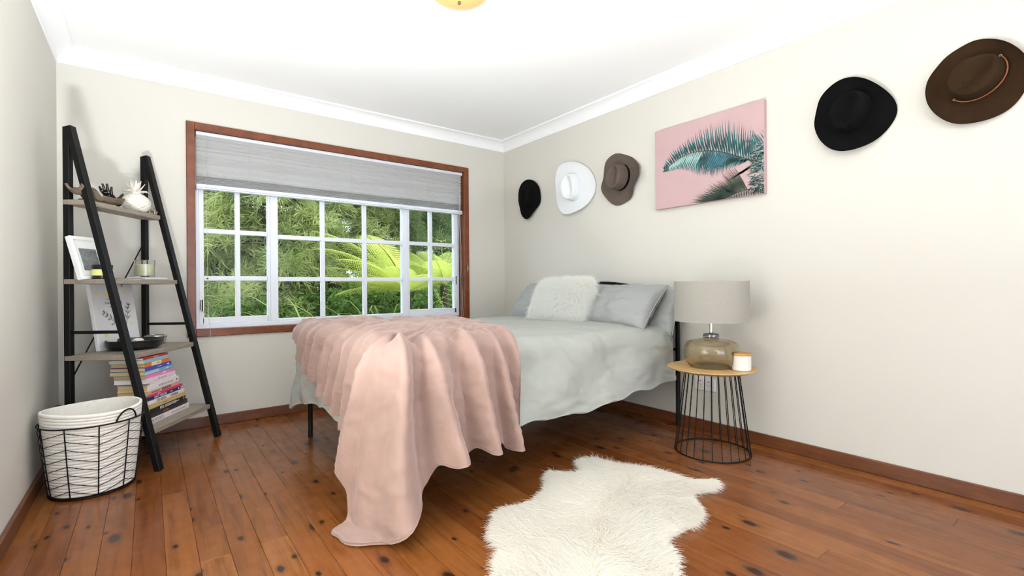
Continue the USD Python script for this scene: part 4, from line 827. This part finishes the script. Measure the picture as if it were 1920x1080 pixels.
RP = Polygon(smooth_path(RUG, 160, True)).buffer(-.010); sp0 = shapely.LineString([(2.28, -2.42), (1.95, -2.52), (1.42, -2.95)])
hm = trimesh.creation.extrude_polygon(RP, .014, engine='earcut'); obj('hide', hm, mats['hide'], rug, False)
rr_ = np.random.default_rng(9); mnx, mny, mxx, mxy = RP.bounds; P2 = []
cand = rr_.uniform((mnx, mny), (mxx, mxy), (120000, 2)); cand = cand[shapely.contains_xy(RP, cand[:, 0], cand[:, 1])][:52000]
sd = shapely.distance(shapely.points(cand), sp0); pr_ = np.array([[q.x, q.y] for q in (sp0.interpolate(sp0.project(p)) for p in shapely.points(cand))])
od = cand - pr_; od /= np.maximum(np.linalg.norm(od, axis=1, keepdims=True), .02); de = shapely.distance(shapely.points(cand), RP.boundary)
sw = 2 * PI * meshkit.fbm(np.c_[cand * 5, np.zeros(len(cand))], 2, 5); sw2 = np.stack([np.cos(sw * 1.6), np.sin(sw * 1.6)], -1)
dd = np.c_[od * .75 + sw2 * .55 + rr_.normal(0, .22, od.shape), rr_.uniform(.35, .9, len(cand))]; dd /= np.linalg.norm(dd, axis=1, keepdims=True)
ln = rr_.uniform(.038, .062, len(cand)) * np.clip(.55 + de / .07, .55, 1)
fur('fur', np.c_[cand, np.full(len(cand), .012)], dd, ln, .0017, 'sheepskin', rug, np.c_[od * .25, np.full(len(cand), -.55)], 7, .003)

# ---------------------------------------------------------------- the garden behind the window
gd = thing('ground', None, None, kind='structure')
gx, gy = np.meshgrid(np.linspace(-8, 26, 35), np.linspace(.25, 30, 31), indexing='ij'); gz = -.55 + .05 * (meshkit.fbm(np.stack([gx, gy, 0 * gx], -1) * .5, 3, 2) - .5) - .0 * gy
obj('soil', trimesh.Trimesh(np.stack([gx, gy, gz], -1).reshape(-1, 3), grid_faces(35, 31)[:, ::-1] if False else grid_faces(35, 31), process=False), mats['soil'], gd, True)
def needle_sprays(r, centres, dirs, n_needle, L, w):
    """Each spray is a fan of thin blades along a drooping twig; returns one mesh."""
    k = len(centres); c = np.repeat(centres, n_needle, 0); d = np.repeat(dirs, n_needle, 0); s = np.tile(np.linspace(0, 1, n_needle), k)[:, None]
    root = c + d * s * L * 1.1 + np.array([0, 0, -1]) * (s ** 2) * L * .35; dr = d * .75 + r.normal(0, .48, d.shape) + np.array([0, 0, -.22]); dr /= np.linalg.norm(dr, axis=1, keepdims=True)
    tip = root + dr * (L * r.uniform(.55, 1.1, (len(c), 1))); sd_ = np.cross(dr, r.normal(0, 1, d.shape)); sd_ /= np.linalg.norm(sd_, axis=1, keepdims=True)
    mid_ = root * .5 + tip * .5 + np.array([0, 0, .01]); v = np.stack([root, mid_ + sd_ * w, tip, mid_ - sd_ * w], 1).reshape(-1, 3); b = np.arange(len(c))[:, None] * 4
    return trimesh.Trimesh(v, np.vstack([b + [0, 1, 2], b + [0, 2, 3]]), process=False)
def conifer(label, x, y, h, rad, seed, look, nb, zlow=-.1, trunk=.14, n_needle=12, L=.20, wn=.0075):
    t = thing('feathery_conifer', label, 'tree', (x, y, -.55), group=None); r = np.random.default_rng(seed)
    tp = [(r.normal(0, .03), r.normal(0, .03), z) for z in np.linspace(0, h, 9)]; obj('trunk', tube(smooth_path(tp, 30), np.linspace(trunk, .02, 30), 12), mats['bark'], t, True)
    cen, di, br = [], [], []
    for k in range(nb):
        z = zlow + .55 + (h - zlow - .6) * (k / nb) ** 1.0; a = r.uniform(0, 2 * PI); Lb = rad * (1 - .55 * k / nb) * r.uniform(.6, 1.1); rise = r.uniform(-.05, .35)
        p = [np.array([math.cos(a) * Lb * s + .08 * math.sin(5 * s + k), math.sin(a) * Lb * s, z + Lb * (rise * s - .38 * s * s)]) for s in np.linspace(0, 1, 7)]
        br.append(tube(p, np.linspace(.022, .005, 7), 5)); p = np.array(p)
        for q in range(int(46 * Lb / 1.2) + 12):
            s = r.uniform(.18, 1); b = np.array([np.interp(s, np.linspace(0, 1, 7), p[:, i]) for i in range(3)]); dd_ = np.array([math.cos(a), math.sin(a), .1]) * .7 + r.normal(0, .7, 3); dd_ /= np.linalg.norm(dd_)
            cen.append(b + r.normal(0, .05, 3)); di.append(dd_)
    obj('branches', cat_(br), mats['bark'], t, True, kind='stuff'); obj('foliage', needle_sprays(r, np.array(cen), np.array(di), n_needle, L, wn), mats[look], t, False, kind='stuff')
CON = [('feathery green conifer nearest the house, behind the left window sash', 2.0, 4.6, 5.2, 1.5, 41, 'needle_green', 70),
       ('light green conifer with a thick trunk, behind the left bar of the middle window', 3.3, 5.4, 6.0, 1.7, 42, 'needle_green', 78),
       ('conifer standing behind the tree fern in the middle of the window', 5.0, 6.0, 6.0, 1.8, 43, 'needle_dark', 78),
       ('tall grey-green conifer behind the right window sash', 7.2, 7.0, 6.5, 2.0, 44, 'needle_dark', 84),
       ('dark conifer in the back row seen high in the left window sash', 2.9, 8.6, 7.5, 2.1, 45, 'needle_dark', 86),
       ('dark conifer in the back row seen through the middle window panes', 5.6, 9.4, 7.5, 2.3, 46, 'needle_dark', 86),
       ('dark conifer in the back row seen at the right end of the window', 9.2, 9.8, 8.0, 2.5, 47, 'needle_dark', 90),
       ('slim conifer far back in the gap behind the left window sash', 1.55, 8.0, 6.5, 1.6, 49, 'needle_dark', 76),
       ('pale conifer crown at the left edge of the window view', .6, 6.2, 6.0, 1.7, 48, 'needle_green', 76)]
for a in CON: conifer(*a)
def fern_frond(L, W0, pairs, droop, r, curl=.0):
    """One arching frond: rachis plus toothed pinnae that hang a little."""
    out = []; s = np.linspace(0, 1, 24); rx = L * (s * (1 - .12 * s)); rz = L * (.30 * s - droop * s * s); ra = np.stack([rx, 0 * s, rz], -1); ma = []
    V_, F_ = [], []
    for k in range(pairs):
        q = .12 + .86 * k / pairs; b = np.array([np.interp(q, s, ra[:, i]) for i in range(3)]); tdir = np.array([1, 0, .30 - 2 * droop * q]); tdir /= np.linalg.norm(tdir)
        pl = W0 * math.sin(PI * min(1, (q * .88 + .10))) ** .8 * (1 if q > .2 else q * 5)
        for sd_ in (1, -1):
            dirp = np.array([.38, sd_ * .92, -.10]); dirp /= np.linalg.norm(dirp); nt = 11
            for j in range(nt):
                w = j / nt; c = b + dirp * pl * w + np.array([0, 0, -pl * .22 * w * w]); ll = min(.034, pl * .14) * (1 - w) ** .6 + .004
                for e in (1, -1):
                    d2 = dirp * .55 + tdir * e * .85; d2 /= np.linalg.norm(d2); i0 = len(V_); wv = dirp * pl / nt * .42
                    V_ += [c - wv, c + wv, c + d2 * ll + np.array([0, 0, -.12 * ll])]; F_.append((i0, i0 + 1, i0 + 2))
    lf = trimesh.Trimesh(np.array(V_), np.array(F_), process=False); st_ = tube(ra, np.linspace(.009, .002, 24) * (L / 1.4), 6); return st_, lf
def tree_fern(label, x, y, z, seed, spec, trunk_h):
    t = thing('tree_fern', label, 'fern', (x, y, -.55)); r = np.random.default_rng(seed); hz = z + .55
    obj('trunk', tube([(0, 0, 0), (.02, .01, hz * .5), (0, 0, hz - .03)], [.085, .07, .06], 12), mats['bark'], t, True)
    for (az, L, W0, el, droop) in spec:
        st_, lf = fern_frond(L, W0, 30, droop, r); R_ = rot([0, 0, 1], az) @ rot([0, 1, 0], -el); o = (0, 0, hz - .04)
        p = obj('frond', xf(lf, R_, o), mats['fern_lime'], t, False); obj('frond_stem', xf(st_, R_, o), mats['bark'] if el > 40 else mats['strap_green'], p, True)
    for (az, L, el) in ((75, .75, 78), (160, .7, 70), (20, .55, 74)):             # unrolling young fronds with side hooks
        R_ = rot([0, 0, 1], az) @ rot([0, 1, 0], -el); pieces = [tube([(0, 0, 0), (L * .5, 0, .02), (L, 0, -.04)], [.008, .006, .004], 6)]
        for k in range(6):
            b = np.array([L * (.5 + .09 * k), 0, -.01])
            for sd_ in (1, -1):
                l2 = .16 * (1 - k * .11); c = [b + np.array([.35 * l2 * s, sd_ * l2 * s, 0]) for s in np.linspace(0, 1, 5)]; e = c[-1]; c += [e + .016 * np.array([math.sin(a), sd_ * (1 - math.cos(a)) * .2, -1 + math.cos(a)]) for a in np.linspace(.6, 4.5, 8)]; pieces.append(tube(c, .0038, 5))
        obj('young_frond', xf(cat_(pieces), R_, (0, 0, hz - .04)), mats['strap_green'], t, True)
sp1 = [(178, 1.5, .34, 14, .36), (196, 1.3, .34, 4, .36), (225, 1.3, .32, 12, .36), (160, 1.5, .34, 20, .36), (172, 1.75, .36, 40, .40), (205, 1.55, .34, 22, .34), (186, 1.7, .36, 28, .36), (215, 1.5, .34, 44, .44), (130, 1.2, .28, 38, .40), (235, 1.1, .26, 30, .42), (185, 1.2, .28, 62, .55), (270, .95, .25, 25, .40), (320, 1.1, .26, 36, .42), (20, 1.2, .28, 40, .45), (60, 1.1, .26, 50, .45), (100, 1.0, .25, 55, .5), (190, 1.35, .3, 8, .30), (345, 1.0, .26, 15, .34)]
tree_fern('lime green tree fern with fronds reaching left across the middle panes', 3.42, 2.55, .88, 51, sp1, 1.4)
sp2 = [(150, 1.1, .27, 45, .42), (185, 1.0, .26, 28, .36), (230, 1.0, .26, 30, .42), (275, .9, .25, 30, .45), (320, 1.1, .27, 38, .42), (10, 1.2, .28, 42, .42), (50, 1.1, .26, 45, .45), (95, 1.0, .26, 52, .5), (345, 1.1, .27, 20, .34)]
tree_fern('second lime tree fern seen through the right window sash', 4.15, 2.75, 1.02, 52, sp2, 1.5)
tree_fern('low tree fern in the lower right corner of the window view', 3.75, 1.75, .30, 53, [(150, .8, .22, 30, .4), (200, .8, .22, 25, .4), (250, .7, .2, 30, .4), (310, .8, .22, 32, .4), (20, .8, .22, 34, .4), (90, .7, .2, 50, .5)], .9)
def strap(label, x, y, n, L, seed, look='strap_green', w=.016, name='strap_leaf_plant'):
    t = thing(name, label, 'plant', (x, y, -.55)); r = np.random.default_rng(seed)
    for k in range(n):
        a = r.uniform(0, 2 * PI); l = L * r.uniform(.7, 1.15); up = r.uniform(.75, 1.3); G = []
        for s in np.linspace(0, 1, 9):
            rad = l * .62 * s ** 1.3; z = l * up * s - l * .62 * s ** 2.6; ww = w * (1 - s) ** .5 * (.4 + s * 1.2 if s < .5 else 1) + .0006; c, sn = math.cos(a), math.sin(a)
            G.append([(rad * c - ww * q * sn, rad * sn + ww * q * c, z + .004 * abs(q)) for q in (-1, 0, 1)])
        obj('leaf', solid_sheet(np.array(G), .0012), mats[look], t, True)
strap('arching strap-leaf plant at the bottom of the middle window', 2.05, 2.1, 38, 1.85, 61)
strap('tall strap-leaf plant in front of the tree fern trunk', 2.95, 2.2, 44, 1.95, 62)
strap('strap-leaf plant low in the middle panes between the two taller ones', 2.50, 1.9, 34, 1.7, 63)
def shrub(label, x, y, h, rad, seed, look='shrub_green', n=2600):
    t = thing('leafy_shrub', label, 'shrub', (x, y, -.55)); r = np.random.default_rng(seed); st_ = []
    for k in range(9):
        a, l = r.uniform(0, 2 * PI), r.uniform(.5, 1); st_.append(tube([(0, 0, 0), (rad * .3 * math.cos(a), rad * .3 * math.sin(a), h * .5), (rad * .6 * l * math.cos(a), rad * .6 * l * math.sin(a), h * .9 * l)], [.02, .014, .006], 6))
    obj('stems', cat_(st_), mats['bark'], t, True)
    p = r.normal(0, 1, (n, 3)); p /= np.linalg.norm(p, axis=1, keepdims=True); p = p * r.uniform(.35, 1, (n, 1)) ** .5 * np.array([rad, rad, h * .5]) + np.array([0, 0, h * .52]); p *= 1; d = r.normal(0, 1, (n, 3)) + np.array([0, 0, .1]); d /= np.linalg.norm(d, axis=1, keepdims=True); s = np.cross(d, r.normal(0, 1, (n, 3))); s /= np.linalg.norm(s, axis=1, keepdims=True); l = r.uniform(.05, .11, (n, 1))
    v = np.stack([p, p + d * l * .5 + s * l * .22, p + d * l, p + d * l * .5 - s * l * .22], 1).reshape(-1, 3); b = np.arange(n)[:, None] * 4; obj('foliage', trimesh.Trimesh(v, np.vstack([b + [0, 1, 2], b + [0, 2, 3]]), process=False), mats[look], t, False, kind='stuff')
for a in (('dark leafy shrub under the right window sash', 4.6, 3.6, 1.8, .8, 71), ('leafy shrub below the tree fern fronds', 3.3, 3.7, 1.6, .8, 72), ('leafy shrub at the foot of the conifers behind the middle window', 2.6, 3.8, 1.5, .8, 73), ('low leafy shrub behind the left window sash', 1.5, 3.6, 1.35, .8, 74), ('leafy shrub at the far right of the window view', 5.9, 4.4, 2.0, 1.0, 75)): shrub(*a)

# ---------------------------------------------------------------- an added uplight, out of the picture, brightens the ceiling
for lx, ly, lab, k in ((.24, -2.85, 'added fill uplight in a black can by the left wall, out of view beside the camera', .46),):
    ul = thing('floor_uplight', lab, 'lamp', (lx, ly, 0))
    obj('can', lathe([(0, 0), (.160, 0), (.164, .004), (.164, .246), (.162, .248), (.158, .246), (.158, .170), (0, .170)], 48), mats['black_metal'], ul, 40)
    obj('foot_ring', lathe([(.0, .0), (.172, .0), (.172, .010), (.164, .014), (0, .014)], 48), mats['black_metal'], ul, 40)
    dl = UsdLux.DiskLight.Define(stage, str(ul.GetPath()) + '/bulb_light'); dl.CreateRadiusAttr(.15); dl.CreateIntensityAttr(UPLIGHT * k); dl.CreateColorAttr(Gf.Vec3f(.92, .98, 1.0)); dl.AddTranslateOp().Set(Gf.Vec3d(0, 0, .180)); dl.AddRotateXOp().Set(180)  # added source aimed up at the ceiling
